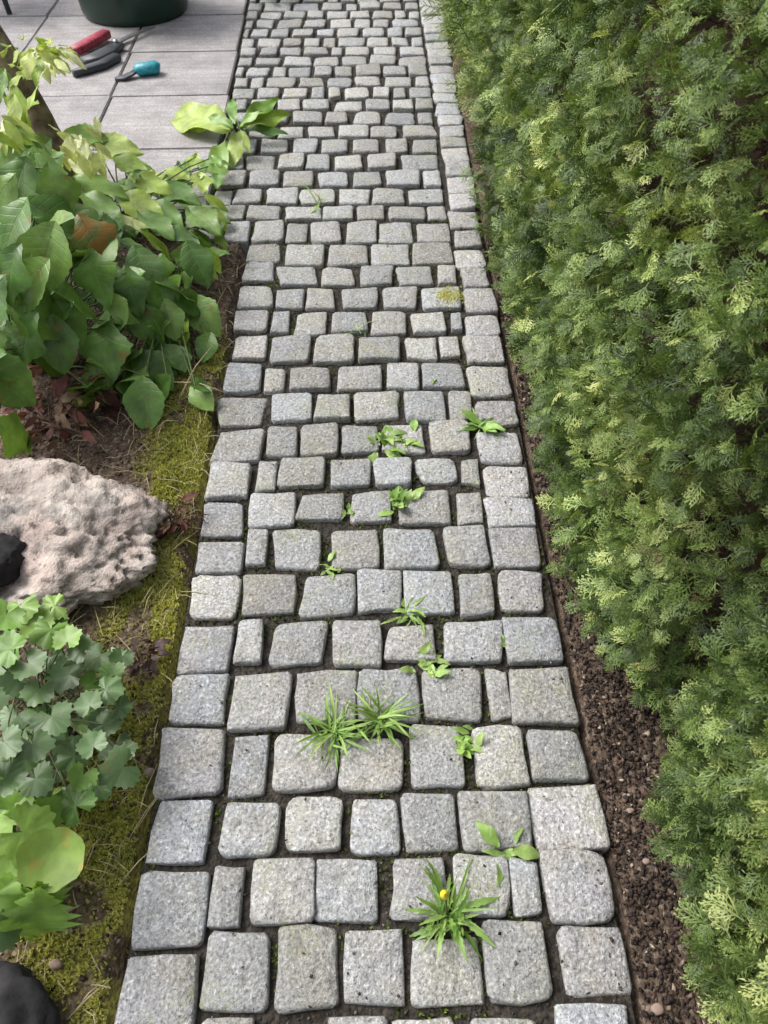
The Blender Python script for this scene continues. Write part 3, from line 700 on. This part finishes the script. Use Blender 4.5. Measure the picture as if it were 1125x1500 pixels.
for k in range(46):
    a = rng.uniform(0, 6.28); x, y = 62 + 42 * cos(a) * rng.random(), 80 + 26 * sin(a) * rng.random()
    tl(x, y, rng.uniform(.44, .60), x + 40 * cos(a) + 10, y + 30 * sin(a) + 12, rng.uniform(.05, .09), rng.choice([M_pale_overlit, M_pale_overlit, M_pale_overlit, M_bright]))
for k in range(22):
    x, y = rng.uniform(-30, 48), rng.uniform(140, 225); a = rng.uniform(0, 6.28)
    tl(x, y, rng.uniform(.42, .56), x + 40 * cos(a), y + 30 * abs(sin(a)), rng.uniform(.06, .10), rng.choice([M_bright, M_bright, M_pale_overlit]))
for k in range(14):
    x, y = rng.uniform(-30, 40), rng.uniform(50, 130); a = rng.uniform(0, 6.28)
    tl(x, y, rng.uniform(.40, .56), x + 40 * cos(a), y + 30 * sin(a), rng.uniform(.06, .09), rng.choice([M_bright, M_broad, M_pale_overlit]))
for k in range(22):
    x, y = rng.uniform(80, 150), rng.uniform(180, 240); a = rng.uniform(0, 6.28)
    tl(x, y, rng.uniform(.26, .34), x + 30 * cos(a), y + 22 * abs(sin(a)), rng.uniform(.05, .075), M_pale_overlit)

# ------------------------------------------------------------------ rock
def rock_mesh(name, rx, ry, rz, seed, sub=5, rough=1.0, dent=None, planes=16):
    """broken boulder: a ball cut by fracture planes, then weathered by noise and pits"""
    bm = bmesh.new(); bmesh.ops.create_icosphere(bm, subdivisions=sub, radius=1)
    o = Vector((seed * 3.1, seed * 1.7, seed * .9)); r = random.Random(int(seed * 10) + 5)
    cuts_ = [(Vector((0, 0, 1)), .62), (Vector((.25, -.2, .9)).normalized(), .70)]
    for k in range(planes): cuts_.append((Vector((r.gauss(0, 1), r.gauss(0, 1), r.gauss(0, .6))).normalized(), r.uniform(.68, .92)))
    for v in bm.verts:
        n_ = v.co.normalized(); p_ = n_ * 1.0; wob = .05 * mnoise.noise(n_ * 2.1 + o)
        for pn, pd in cuts_:
            h = p_.dot(pn) - pd - wob
            if h > 0: p_ -= pn * h * .9
        q = p_ * 1.6 + o
        d = rough * (.08 * mnoise.noise(q * 1.5) + .050 * mnoise.noise(q * 3.1) + .036 * mnoise.noise(q * 6.3) + .034 * mnoise.noise(q * 13) + .032 * mnoise.noise(q * 27) + .022 * mnoise.noise(q * 50))
        pit_ = mnoise.noise(q * 5.1 + Vector((9, 2, 4))); d -= rough * .16 * max(0, pit_ - .30)
        pit_ = mnoise.noise(q * 11.3 + Vector((1, 7, 4))); d -= rough * .20 * max(0, pit_ - .32)
        p_ = p_ + n_ * d
        p_ = Vector((p_.x * rx, p_.y * ry, p_.z * rz))
        if dent:
            for c_, rr, am in dent:
                dd = (p_ - Vector(c_)).length
                if dd < rr: p_ += Vector((-.35, .35, -.85)) * am * (1 - dd / rr) ** .6
        v.co = p_
    return mesh_bm(name, bm)
rock = link('rock', rock_mesh('rock', .43, .285, .215, 4, 6, 1.0, [(tuple(W(12, 822, .09) - Vector((-.835, 1.075, -.02))), .085, .05), ]), M_rock, None, (-.835, 1.075, -.02))
rock.rotation_euler = (radians(3), radians(5), radians(-6))
tag(rock, 'large pitted cream and pink boulder in the left bed', 'rock')
sl = link('slate_stone', rock_mesh('slate_stone', .095, .11, .085, 9, 4, 1.5, None, 22), M_slate, None, W(15, 1480, .03) + Vector((-.02, -.02, -.01)))
sl.rotation_euler = (.2, .1, .4); tag(sl, 'black angular slate stone in the bottom left corner', 'stone')

ds = link('slate_stone', rock_mesh('slate_stone', .085, .06, .05, 13, 4, 1.3), M_slate, None, W(8, 818, .10) + Vector((-.03, .0, -.012)))  # added dark stone, stands in for the deep shade of the boulder's hollow
ds.rotation_euler = (.1, .1, .9); tag(ds, 'dark stone added for the deep shade in the hollow on the left side of the boulder', 'stone')
# ------------------------------------------------------------------ lobed plants
p5 = empty('lobed_leaf_plant', W(80, 1060, 0) + Vector((-.02, .02, 0)), 'clump of blue green scalloped lobed leaves in front of the boulder', 'plant')
e5 = []
def put_round(plant, meshes, mat, x, y, z, s, ends, tx=None, ty=None, faceup=.6):
    c = W(x, y, z); d = Vector((rng.gauss(0, 1), rng.gauss(-.4, .8), 0)) if tx is None else W(tx, ty, z - .02) - c
    nrm = Vector((0, 0, 1)) * faceup + (CAMP - c).normalized() * (1 - faceup) + Vector((rng.gauss(0, .18), rng.gauss(0, .18), 0))
    place_leaf(meshes, mat, plant, c - d.normalized() * s * .1, d, nrm, s); ends.append(c)
for x, y, s, m in [(143, 963, .075, 0), (160, 1010, .07, 0), (78, 1054, .085, 0), (156, 1062, .07, 0), (173, 1127, .09, 0), (104, 1110, .07, 0), (108, 1175, .085, 1), (74, 928, .085, 2), (30, 893, .085, 2), (9, 950, .08, 2), (95, 989, .08, 0),
        (22, 1054, .075, 0), (13, 1140, .075, 0), (56, 1145, .075, 0), (75, 889, .07, 2), (117, 950, .065, 0), (178, 965, .055, 0), (130, 1030, .06, 0), (45, 975, .075, 0), (20, 1000, .075, 0), (55, 1015, .07, 0), (50, 1095, .075, 0),
        (10, 1090, .07, 0), (135, 1090, .06, 0), (50, 915, .08, 2), (5, 905, .08, 2), (100, 935, .065, 2), (120, 1140, .06, 1), (-20, 1030, .08, 0), (-25, 950, .08, 2), (-20, 1110, .08, 0), (185, 1100, .05, 0), (178, 1035, .05, 0)]:
    put_round(p5, LOBED, (M_blue, M_broad, M_lime)[m], x, y, .20 - .0005 * max(x, 0) + rng.uniform(-.035, .035), s * .95, e5)
for k in range(34):
    x, y = rng.uniform(-30, 170), rng.uniform(900, 1180)
    put_round(p5, LOBED, rng.choice([M_blue, M_blue, M_broad]), x, y, rng.uniform(.04, .11), rng.uniform(.05, .075), e5)
stems(p5, e5, .03, .0014)
p6 = empty('lime_leaf_plant', W(25, 1300, 0), 'low lime green plant with one round yellowing leaf at the lower left', 'plant')
e6 = []
put_round(p6, ROUND, M_yellow, 78, 1257, .14, .108, e6, 78, 1300, .45)
for x, y, s, m, tx, ty in [(43, 1223, .085, 0, 70, 1235), (22, 1185, .08, 0, 40, 1180), (10, 1262, .085, 0, 0, 1300), (5, 1365, .06, 1, 20, 1380), (15, 1205, .08, 0, 0, 1190), (70, 1195, .06, 0, 100, 1195), (-15, 1320, .08, 0, -30, 1350), (20, 1310, .06, 0, 10, 1330)]:
    put_round(p6, LOBED, (M_lime, M_blue)[m], x, y, .13 + rng.uniform(-.02, .02), s * 1.25, e6, tx, ty)
put(p6, JAG, M_lime, 52, 1355, .11, 42, 1425, .135, e6, .5, .07)
put(p6, JAG, M_lime, 62, 1325, .12, 75, 1370, .085, e6, .5, .05)
for k in range(10):
    x, y = rng.uniform(-25, 60), rng.uniform(1190, 1330)
    put_round(p6, LOBED, rng.choice([M_blue, M_lime]), x, y, rng.uniform(.04, .09), rng.uniform(.05, .07), e6)
stems(p6, e6, .02, .0014)

# ------------------------------------------------------------------ withered clumps
def clump(name, label, cat, x, y, r, n, mat, z=.06, size=(.03, .06), meshes=OVAL):
    c = W(x, y, 0); pl = empty(name, c, label, cat); ends = []
    for k in range(n):
        a = rng.uniform(0, 2 * pi); q = sqrt(rng.random()) * r
        b = c + Vector((cos(a) * q, sin(a) * q, rng.uniform(.005, z)))
        place_leaf(meshes, mat if not isinstance(mat, list) else rng.choice(mat), pl, b, Vector((cos(a + rng.gauss(0, .8)), sin(a + rng.gauss(0, .8)), rng.gauss(.1, .5))), Vector((rng.gauss(0, .6), rng.gauss(-.2, .6), 1)), rng.uniform(*size)); ends.append(b)
    stems(pl, ends[:max(4, n // 3)], r * .3, .0013, M_redstem); return pl
clump('withered_plant', 'crumpled dark red withered leaves behind the boulder', 'dead leaves', 95, 625, .12, 90, [M_red, M_red, M_brownleaf], .13, (.03, .06), OVAL)
clump('withered_plant', 'small rusty brown withered tuft between boulder and path', 'dead leaves', 262, 765, .050, 70, [M_red, M_brownleaf, M_brownleaf], .045, (.02, .045), BLADE + OVAL)
clump('purple_seedling', 'small dark purple seedling in the soil beside the lobed leaf clump', 'plant', 212, 968, .030, 26, M_purple, .035, (.018, .034), OVAL)

# ------------------------------------------------------------------ weeds in the joints
def weed(name, label, x, y, r, n, mat, meshes, lift=(.15, .9), group='weeds in the path joints', flat=0, base_r=.006, wid=1.0):
    c = W(x, y, -.012); w_ = empty(name, c, label, 'weed', group)
    for k in range(n):
        a = 2 * pi * k / n + rng.gauss(0, .7); el = rng.uniform(*lift)
        d = Vector((cos(a) * cos(el), sin(a) * cos(el), sin(el)))
        b = c + Vector((rng.gauss(0, base_r), rng.gauss(0, base_r), .008 + flat))
        X_ = Vector((-cos(a) * sin(el), -sin(a) * sin(el), cos(el)))
        place_leaf(meshes, mat if not isinstance(mat, list) else rng.choice(mat), w_, b, d, X_ + Vector((rng.gauss(0, .35), rng.gauss(0, .35), 0)), r * rng.uniform(.4, 1.1), 'leaf', wid)
    return w_
w1 = weed('dandelion', 'bushy green weed with a yellow flower bud near the bottom of the path', 655, 1343, .078, 66, [M_weed, M_weedlt, M_weedlt], TOOTH + BLADE, (.2, 1.2), wid=.85, base_r=.010)
bm = bmesh.new(); tube(bm, [(0, 0, 0), (-.004, .006, .05), (-.008, .012, .085)], [.0022, .002, .002], 6); link('stalk', mesh_bm('stalk', bm), M_stem, w1)
bm = bmesh.new(); lathe(bm, [(.0005, 0), (.0065, .003), (.0075, .012), (.005, .024), (.0005, .030)], 10); fb = link('flower_bud', mesh_bm('flower_bud', bm), M_flower, w1, (-.008, .012, .083)); fb.rotation_euler = (.2, -.1, 0)
for k in range(0):
    a = 2 * pi * k / 9; place_leaf(BLADE, M_flower, w1, w1.location + Vector((-.008, .012, .095)), Vector((cos(a) * .5, sin(a) * .5, 1)), Vector((-cos(a), -sin(a), .5)), .020, 'petal', 1.6)
weed('grass_tuft', 'spiky grassy tuft in the middle of the path, left of a matching tuft', 488, 1076, .075, 60, [M_weed, M_weedlt, M_weedlt], BLADE, (.3, 1.25), base_r=.010)
weed('grass_tuft', 'spiky grassy tuft in the middle of the path, right of a matching tuft', 556, 1058, .078, 62, [M_weed, M_weedlt, M_weedlt], BLADE, (.35, 1.3), base_r=.010)
weed('chickweed', 'thin upright weed in a joint right of the two grassy tufts', 682, 1095, .036, 20, M_weedlt, OVAL, (.3, 1.3), base_r=.012)
w5 = weed('plantain', 'sprawling green weed with one long pale leaf near the right edging', 736, 1250, .045, 9, M_weedlt, OVAL, (.1, .6), wid=.7)
place_leaf(OVAL, M_weedlt, w5, W(752, 1247, .012), W(802, 1248, .015) - W(752, 1247, .012), (0, 0, 1), .050, 'leaf')
place_leaf(OVAL, M_weed, w5, W(730, 1240, .015), W(705, 1205, .03) - W(730, 1240, .015), (0, 0, 1), .05, 'leaf')
weed('rosette_weed', 'bright star shaped rosette weed at the centre right of the path', 600, 902, .050, 20, M_weedlt, OVAL + TOOTH, (.1, .7), wid=.8)
weed('chickweed', 'loose pale sprigs just below the bright star rosette', 632, 976, .036, 20, M_weedlt, OVAL, (.1, .9), base_r=.016)
weed('rosette_weed', 'pale green rosette weed against the right edging half way up the path', 702, 628, .068, 26, [M_weedlt, M_weedlt, M_weed], OVAL + TOOTH, (.1, .8), wid=.75)
weed('chickweed', 'sprawling pale weed spread over the middle setts left of the pale rosette', 572, 650, .05, 32, [M_weedlt, M_weed], OVAL, (.1, .6), base_r=.028)
weed('chickweed', 'leafy green sprig standing in the middle of the path below the sprawling pale weed', 588, 740, .046, 26, [M_weedlt, M_weed], OVAL, (.2, 1.2), base_r=.014)
weed('seedling', 'tiny yellow green seedling in the joint left of the leafy sprig', 512, 752, .024, 8, M_weedlt, OVAL, (.2, .8))
weed('seedling', 'tiny yellow green seedling on a joint above a rounded sett', 484, 838, .026, 9, M_weedlt, OVAL, (.1, .6), base_r=.010)
weed('seedling', 'tiny yellow seedling beside the right edging joint', 741, 945, .024, 8, M_weedlt, OVAL, (.1, .7))
weed('grass_sprig', 'thin grass sprig in the centre of the upper path', 470, 305, .085, 9, M_weedlt, BLADE, (.4, 1.2))
weed('grass_sprig', 'thin olive grass sprig lying over the setts in the upper middle', 522, 492, .065, 11, [M_weed, M_weedlt], BLADE, (.1, .9), base_r=.015)
weed('seedling', 'faint green seedling on a sett right of centre in the upper middle', 640, 548, .03, 8, M_weed, OVAL, (.1, .6), base_r=.012)
# moss cushion on one sett
def tufts(n, P, size, blades, tint):
    V, F, T = [], [], []
    for p_, t_ in zip(P, tint):
        for b in range(blades):
            a = rng.uniform(0, 2 * pi); l = size * rng.uniform(.5, 1.2); o = rng.uniform(.1, .7) * l; w = size * .28
            ca, sa = cos(a), sin(a); i = len(V)
            V += [(p_[0] - sa * w, p_[1] + ca * w, p_[2]), (p_[0] + sa * w, p_[1] - ca * w, p_[2]), (p_[0] + ca * o, p_[1] + sa * o, p_[2] + l)]
            F.append((i, i + 1, i + 2)); q = min(1, max(0, t_ + rng.gauss(0, .12))); T += [q * .8, q * .8, q]
    return V, F, T
c0 = W(655, 434, .002)
P = [(c0.x + rng.gauss(0, .020), c0.y + rng.gauss(0, .020), .0015) for k in range(520)]
v, f, t = tufts(520, P, .006, 3, [.9] * 520)
o = link('moss_cushion', mesh_np('moss_cushion', np.array(v) - np.array((c0.x, c0.y, 0)), f, attr=[('tint', t)]), M_moss, None, (c0.x, c0.y, 0))
tag(o, 'yellow green moss patch on a sett near the right edging', 'moss')

# the big dock-like weed at the corner of the patio
dk = empty('dock_weed', W(348, 190, -.01), 'tall broad leaved weed sprouting between the patio and the path', 'weed'); ed = []
LONG = [leaf_mesh('long', .34, 14, 2, 0, 0, .4, .5, 0, 0, .05, .5, 21), leaf_mesh('long', .40, 14, 2, 0, 0, .3, .7, 0, 0, .06, .5, 22)]
for bx, by, z0, tx, ty, z1, wd, m in [(338, 190, .05, 234, 138, .10, 1.15, 1), (335, 186, .05, 268, 172, .06, .8, 1), (355, 186, .07, 424, 150, .12, 1.0, 1), (352, 182, .08, 408, 132, .15, .9, 3), (356, 190, .05, 418, 186, .07, .9, 0),
        (350, 192, .07, 338, 232, .04, 1.0, 1), (330, 205, .04, 308, 262, .02, .9, 3), (345, 182, .09, 333, 132, .14, .8, 3), (350, 186, .10, 378, 158, .17, 1.1, 3), (352, 190, .08, 362, 214, .06, .9, 1), (342, 188, .10, 300, 160, .14, .9, 3), (325, 215, .03, 300, 240, .02, .9, 1)]:
    p0, p1_ = W(bx, by, z0), W(tx, ty, z1); d = p1_ - p0
    place_leaf(LONG, (M_broad, M_bright, M_pale_overlit, M_lime)[m], dk, p0, d, Vector((rng.gauss(0, .15), -.45, 1)), d.length, 'leaf', wd); ed.append(p0)
stems(dk, ed, .012, .003)
# small dark shrub at the top of the path's left side
sh = empty('low_shrub', W(396, -6, 0), 'low dark green shrub at the far left corner of the path', 'shrub'); es = []
for k in range(44):
    a = rng.uniform(0, 2 * pi); q = sqrt(rng.random()) * .15
    b = sh.location + Vector((cos(a) * q, sin(a) * q * .8, rng.uniform(.02, .20)))
    place_leaf(OVAL, M_broad, sh, b, Vector((cos(a), sin(a), rng.gauss(.2, .3))), Vector((rng.gauss(0, .4), rng.gauss(0, .4), 1)), rng.uniform(.05, .08)); es.append(b)
stems(sh, es[:24], .03, .002)

# ------------------------------------------------------------------ tub, tools, chair
tub = empty('plant_tub', (-1.187, 4.595, 0), 'big round dark green plastic tub standing on the patio slabs', 'tub')
bm = bmesh.new(); lathe(bm, [(.005, .012), (.235, .012), (.252, 0), (.262, .006), (.270, .03), (.285, .20), (.303, .42), (.300, .425), (.272, .19), (.255, .05), (.005, .045)], 64)
link('body', mesh_bm('body', bm), M_tub, tub)
bm = bmesh.new(); lathe(bm, [(.300, .405), (.322, .405), (.326, .415), (.322, .428), (.300, .428)], 64, True); link('rim', mesh_bm('rim', bm), M_tub, tub)
bm = bmesh.new(); lathe(bm, [(.001, .372), (.15, .376), (.289, .366)], 48); link('soil', mesh_bm('soil', bm), M_tubin, tub)
for s in (-1, 1):
    bm = bmesh.new(); tube(bm, [(s * .312, -.07, .40), (s * .36, -.045, .39), (s * .372, 0, .388), (s * .36, .045, .39), (s * .312, .07, .40)], [.011] * 5, 8)
    link('handle', mesh_bm('handle', bm), M_tub, tub)

def flat_bar(bm, pts, w, h, z0):
    """bar of varying width along ground points, with depth"""
    prev = None; n_ = len(pts)
    for i, p_ in enumerate(pts):
        p_ = Vector(p_); t_ = (Vector(pts[min(i + 1, n_ - 1)]) - Vector(pts[max(i - 1, 0)])).normalized(); s_ = Vector((-t_.y, t_.x, 0)).normalized() * w[i] / 2
        zt = z0[i] if isinstance(z0, (list, tuple)) else z0
        ring = [bm.verts.new((p_.x + s_.x * a, p_.y + s_.y * a, zt + b * h)) for a, b in ((-1, .15), (-.7, 0), (.7, 0), (1, .15), (1, .85), (.7, 1), (-.7, 1), (-1, .85))]
        if prev:
            for k in range(8): bm.faces.new((prev[k], prev[(k + 1) % 8], ring[(k + 1) % 8], ring[k]))
        else: bm.faces.new(ring[::-1])
        prev = ring
    bm.faces.new(prev)
def bar_part(parent, name, px_pts, w, h, z0, mat):
    bm = bmesh.new(); pts = [W(x, y, .01) - parent.location for x, y in px_pts]; pts = [Vector((p_.x, p_.y, 0)) for p_ in pts]
    flat_bar(bm, pts, w, h, z0); bmesh.ops.recalc_face_normals(bm, faces=bm.faces)
    return link(name, mesh_bm(name, bm), mat, parent)
sh_c = W(160, 82, 0)
shear = empty('garden_shears', sh_c, 'hand shears with a pink red grip and steel blade lying before the green tub', 'garden tool')
bar_part(shear, 'grip', [(106, 84), (118, 78), (140, 66), (158, 56)], [.05, .062, .062, .048], .036, .012, M_redgrip)
bar_part(shear, 'lower_grip', [(108, 110), (128, 104), (150, 97), (172, 85)], [.022, .045, .055, .05], .03, .0005, M_blackgrip)
bar_part(shear, 'spring_body', [(122, 93), (140, 88), (160, 78), (176, 68)], [.06, .085, .08, .05], .026, .0045, M_blackgrip)
bar_part(shear, 'blade', [(162, 78), (175, 63), (200, 52), (226, 42)], [.03, .035, .026, .008], .009, .014, M_steel)
bm = bmesh.new(); bmesh.ops.create_cone(bm, cap_ends=True, segments=14, radius1=.012, radius2=.010, depth=.014); q = W(172, 72, 0) - sh_c
bmesh.ops.translate(bm, verts=bm.verts, vec=(q.x, q.y, .034)); link('pivot_bolt', mesh_bm('pivot_bolt', bm), M_steel, shear)
tc = W(203, 106, 0)
trow = empty('hand_weeder', tc, 'small hand tool with a teal plastic handle and dark blade on the slabs', 'garden tool')
bm = bmesh.new(); a, b = W(198, 104, .02) - tc, W(238, 101, .02) - tc
tube(bm, [(a.x, a.y, .03), (a.x + .015, a.y, .034), ((a.x + b.x) / 2, (a.y + b.y) / 2, .036), (b.x - .02, b.y, .036), (b.x - .003, b.y, .034)], [.020, .036, .034, .038, .024], 14); th = link('handle', mesh_bm('handle', bm), M_teal, trow); th.scale = (.92, .92, .72)
bar_part(trow, 'blade', [(168, 114), (180, 113), (193, 110), (204, 107)], [.02, .046, .040, .026], .010, [.001, .003, .010, .022], M_blackgrip)
# chair whose legs show in the upper left corner
cc = W(14, 20, 0)
chair = empty('garden_chair', cc, 'dark metal garden chair whose legs show in the top left corner', 'chair')
for q, (x, y, dx) in enumerate([(0, 0, .06), (-.42, .05, -.06), (-.02, .42, .06), (-.44, .45, -.06)]):
    bm = bmesh.new(); tube(bm, [(x, y, 0), (x - dx * .4, y + .01, .42)], [.014, .014], 10); link('leg', mesh_bm('leg', bm), M_needle, chair)
bm = bmesh.new(); bmesh.ops.create_cube(bm, size=1)
for v in bm.verts: v.co = Vector((v.co.x * .46 - .22, v.co.y * .46 + .23, v.co.z * .022 + .431))
bmesh.ops.bevel(bm, geom=list(bm.edges), offset=.008, segments=2, affect='EDGES'); link('seat', mesh_bm('seat', bm), M_needle, chair)
bm = bmesh.new(); tube(bm, [(-.02, .45, .43), (-.01, .52, .85), (-.22, .53, .88), (-.43, .52, .85), (-.42, .45, .43)], [.013] * 5, 10); link('backrest', mesh_bm('backrest', bm), M_needle, chair)
bm = bmesh.new(); tube(bm, [(-.005, .01, .17), (-.03, .42, .17)], [.009, .009], 8); link('stretcher', mesh_bm('stretcher', bm), M_needle, chair)

# ------------------------------------------------------------------ moss, mulch, litter, grit, pebbles
n = 26000
X = nr.uniform(-.60, -.404, n); Y = nr.uniform(.0, 1.95, n); keep = nr.random(n) < moss_amt(X, Y) ** 1.2
X, Y = X[keep], Y[keep]; Z = hground(X, Y)
tint = np.clip(.15 + .75 * fbm(X, Y, 16, 3) + nr.normal(0, .1, len(X)), 0, 1)
v, f, t = tufts(len(X), list(zip(X, Y, Z)), .0085, 3, tint)
o = link('moss', mesh_np('moss', v, f, attr=[('tint', t)]), M_moss); tag(o, 'yellow green moss growing along the left edge of the path', 'moss', kind='stuff')
n = 11000
Y = .05 + nr.random(n) ** 1.2 * 2.6; X = ledge(Y) + .01 + nr.random(n) * (REDGE - ledge(Y) - .02); k_ = fbm(X + 7, Y, 4, 3) > .48
X, Y = X[k_], Y[k_]; v, f, t = tufts(len(X), list(zip(X, Y, hbed(X, Y))), .010, 3, np.clip(.1 + nr.normal(.3, .2, len(X)), 0, 1))
o = link('joint_moss', mesh_np('joint_moss', v, f, attr=[('tint', t)]), M_jmoss); tag(o, 'small green moss cushions growing in the joints of the path', 'moss', kind='stuff')
def flakes(n, P, lo, hi, tint, thick=.35):
    """small bent chips: eight triangles each"""
    s = lo + (hi - lo) * nr.random(n) ** 2.2; a = nr.uniform(0, 2 * pi, n); asp = nr.uniform(.25, .8, n)
    t1 = nr.normal(0, .45, n); t2 = nr.normal(0, .45, n)
    X1 = np.stack([np.cos(a), np.sin(a), t1], 1) * (s / 2)[:, None]; X2 = np.stack([-np.sin(a), np.cos(a), t2], 1) * (s * asp / 2)[:, None]
    N_ = np.stack([nr.normal(0, .2, n), nr.normal(0, .2, n), np.ones(n)], 1) * (s * thick * asp / 2)[:, None]
    V = np.stack([P + X1, P + X2, P - X1, P - X2, P + N_, P - N_], 1).reshape(-1, 3)
    f = np.array([(0, 1, 4), (1, 2, 4), (2, 3, 4), (3, 0, 4), (1, 0, 5), (2, 1, 5), (3, 2, 5), (0, 3, 5)])
    F = (f[None] + (np.arange(n) * 6)[:, None, None]).reshape(-1, 3)
    return V, F, np.repeat(tint, 6)
n = 26000
X = .386 + nr.random(n) ** 1.1 * .30; Y = nr.uniform(-.1, 2.4, n) ; Z = hground(X, Y) + .002
v, f, t = flakes(n, np.stack([X, Y, Z], 1), .003, .017, np.where(nr.random(n) < .07, nr.uniform(.8, 1, n), nr.beta(1.1, 3.0, n)))
o = link('bark_mulch', mesh_np('bark_mulch', v, f, False, attr=[('tint', t)]), M_chip); tag(o, 'dark brown bark chips and soil crumbs under the hedge', 'mulch', kind='stuff')
n = 9000
X = -.405 - nr.random(n) ** 1.3 * .62; Y = nr.uniform(.0, 2.4, n); Z = hground(X, Y) + .002
v, f, t = flakes(n, np.stack([X, Y, Z], 1), .003, .015, np.clip(nr.beta(2.2, 1.5, n), 0, 1))
o = link('soil_crumbs', mesh_np('soil_crumbs', v, f, False, attr=[('tint', t)]), M_chip); tag(o, 'crumbs of soil and dead bits between the plants and the path', 'soil crumbs', kind='stuff')
n = 16000
Y = .05 + nr.random(n) ** 1.4 * 2.6; X = ledge(Y) + .01 + nr.random(n) * (REDGE - ledge(Y) - .02); Z = hbed(X, Y) + .001
v, f, t = flakes(n, np.stack([X, Y, Z], 1), .002, .0085, np.clip(nr.beta(1.4, 2.6, n), 0, 1), .7)
o = link('joint_grit', mesh_np('joint_grit', v, f, False, attr=[('tint', t)]), M_grit); tag(o, 'grit and crumbs filling the joints between the setts', 'grit', kind='stuff')
n = 900
Y = .1 + nr.random(n) ** 1.3 * 2.6; X = REDGE - .02 - nr.random(n) ** 2.2 * .74; k_ = X > ledge(Y) + .01; X, Y = X[k_], Y[k_]
v, f, t = flakes(len(X), np.stack([X, Y, np.full(len(X), .0035)], 1), .002, .009, np.clip(nr.beta(1.5, 2.0, len(X)), 0, 1), .3)
o = link('plant_litter', mesh_np('plant_litter', v, f, False, attr=[('tint', t)]), M_chip); tag(o, 'bits of fallen hedge and soil lying on the setts', 'litter', kind='stuff')
# dry grass blades and needles strewn over the left bed
bm = bmesh.new()
for k in range(620):
    x, y = -.41 - rng.random() ** 1.2 * .40, rng.uniform(.1, 2.25); a = rng.uniform(0, 2 * pi); l = rng.uniform(.02, .09)
    z = float(hground(np.array(x), np.array(y))) + .006; dz = rng.uniform(0, .02)
    p0 = Vector((x, y, z)); p1_ = p0 + Vector((cos(a) * l, sin(a) * l, dz)); pm = (p0 + p1_) / 2 + Vector((0, 0, rng.uniform(0, .012)))
    tube(bm, [p0, pm, p1_], [.0007, .0010, .0004], 4, False)
o = link('dry_straw', mesh_bm('dry_straw', bm), M_straw); tag(o, 'dry straw coloured grass blades scattered on the mossy bed', 'dry grass', kind='stuff')
# long dry stalks leaning out of the broad leaved plants
for x0, y0, x1, y1, lab in [(262, 585, 312, 505, 'long dry straw stalk leaning beside the path under the drooping leaves'), (255, 560, 330, 575, 'pale green grass blade lying flat towards the path edge')]:
    bm = bmesh.new(); a, b = W(x0, y0, .02), W(x1, y1, .05); m_ = (a + b) / 2 + Vector((0, 0, .015))
    tube(bm, [Vector(), m_ - a, b - a], [.0022, .002, .0008], 6); o = link('grass_stalk', mesh_bm('grass_stalk', bm), M_straw, None, a); tag(o, lab, 'grass stalk')
for x, y, s, lab in [(216, 1128, .012, 'pale pinkish pebble beside the blue green leaf clump'), (80, 1412, .012, 'reddish pebble at the lower left near the black slate'), (868, 1146, .009, 'flat grey pebble at the right path edge in the mulch'),
                     (925, 1185, .008, 'tan chip shaped pebble in the dark mulch'), (948, 1260, .008, 'pale brown pebble in the lower mulch strip'), (965, 1478, .012, 'largest brown pebble at the bottom of the mulch strip'), (228, 960, .010, 'small white pebble in the moss below the boulder')]:
    c = W(x, y, 0); o = link('pebble', rock_mesh('pebble', s, s * .8, s * .7, rng.uniform(0, 20), 2, .4), M_pebble, None, (c.x, c.y, float(hground(np.array(c.x), np.array(c.y))) + s * .3)); tag(o, lab, 'pebble', 'pebbles by the path')
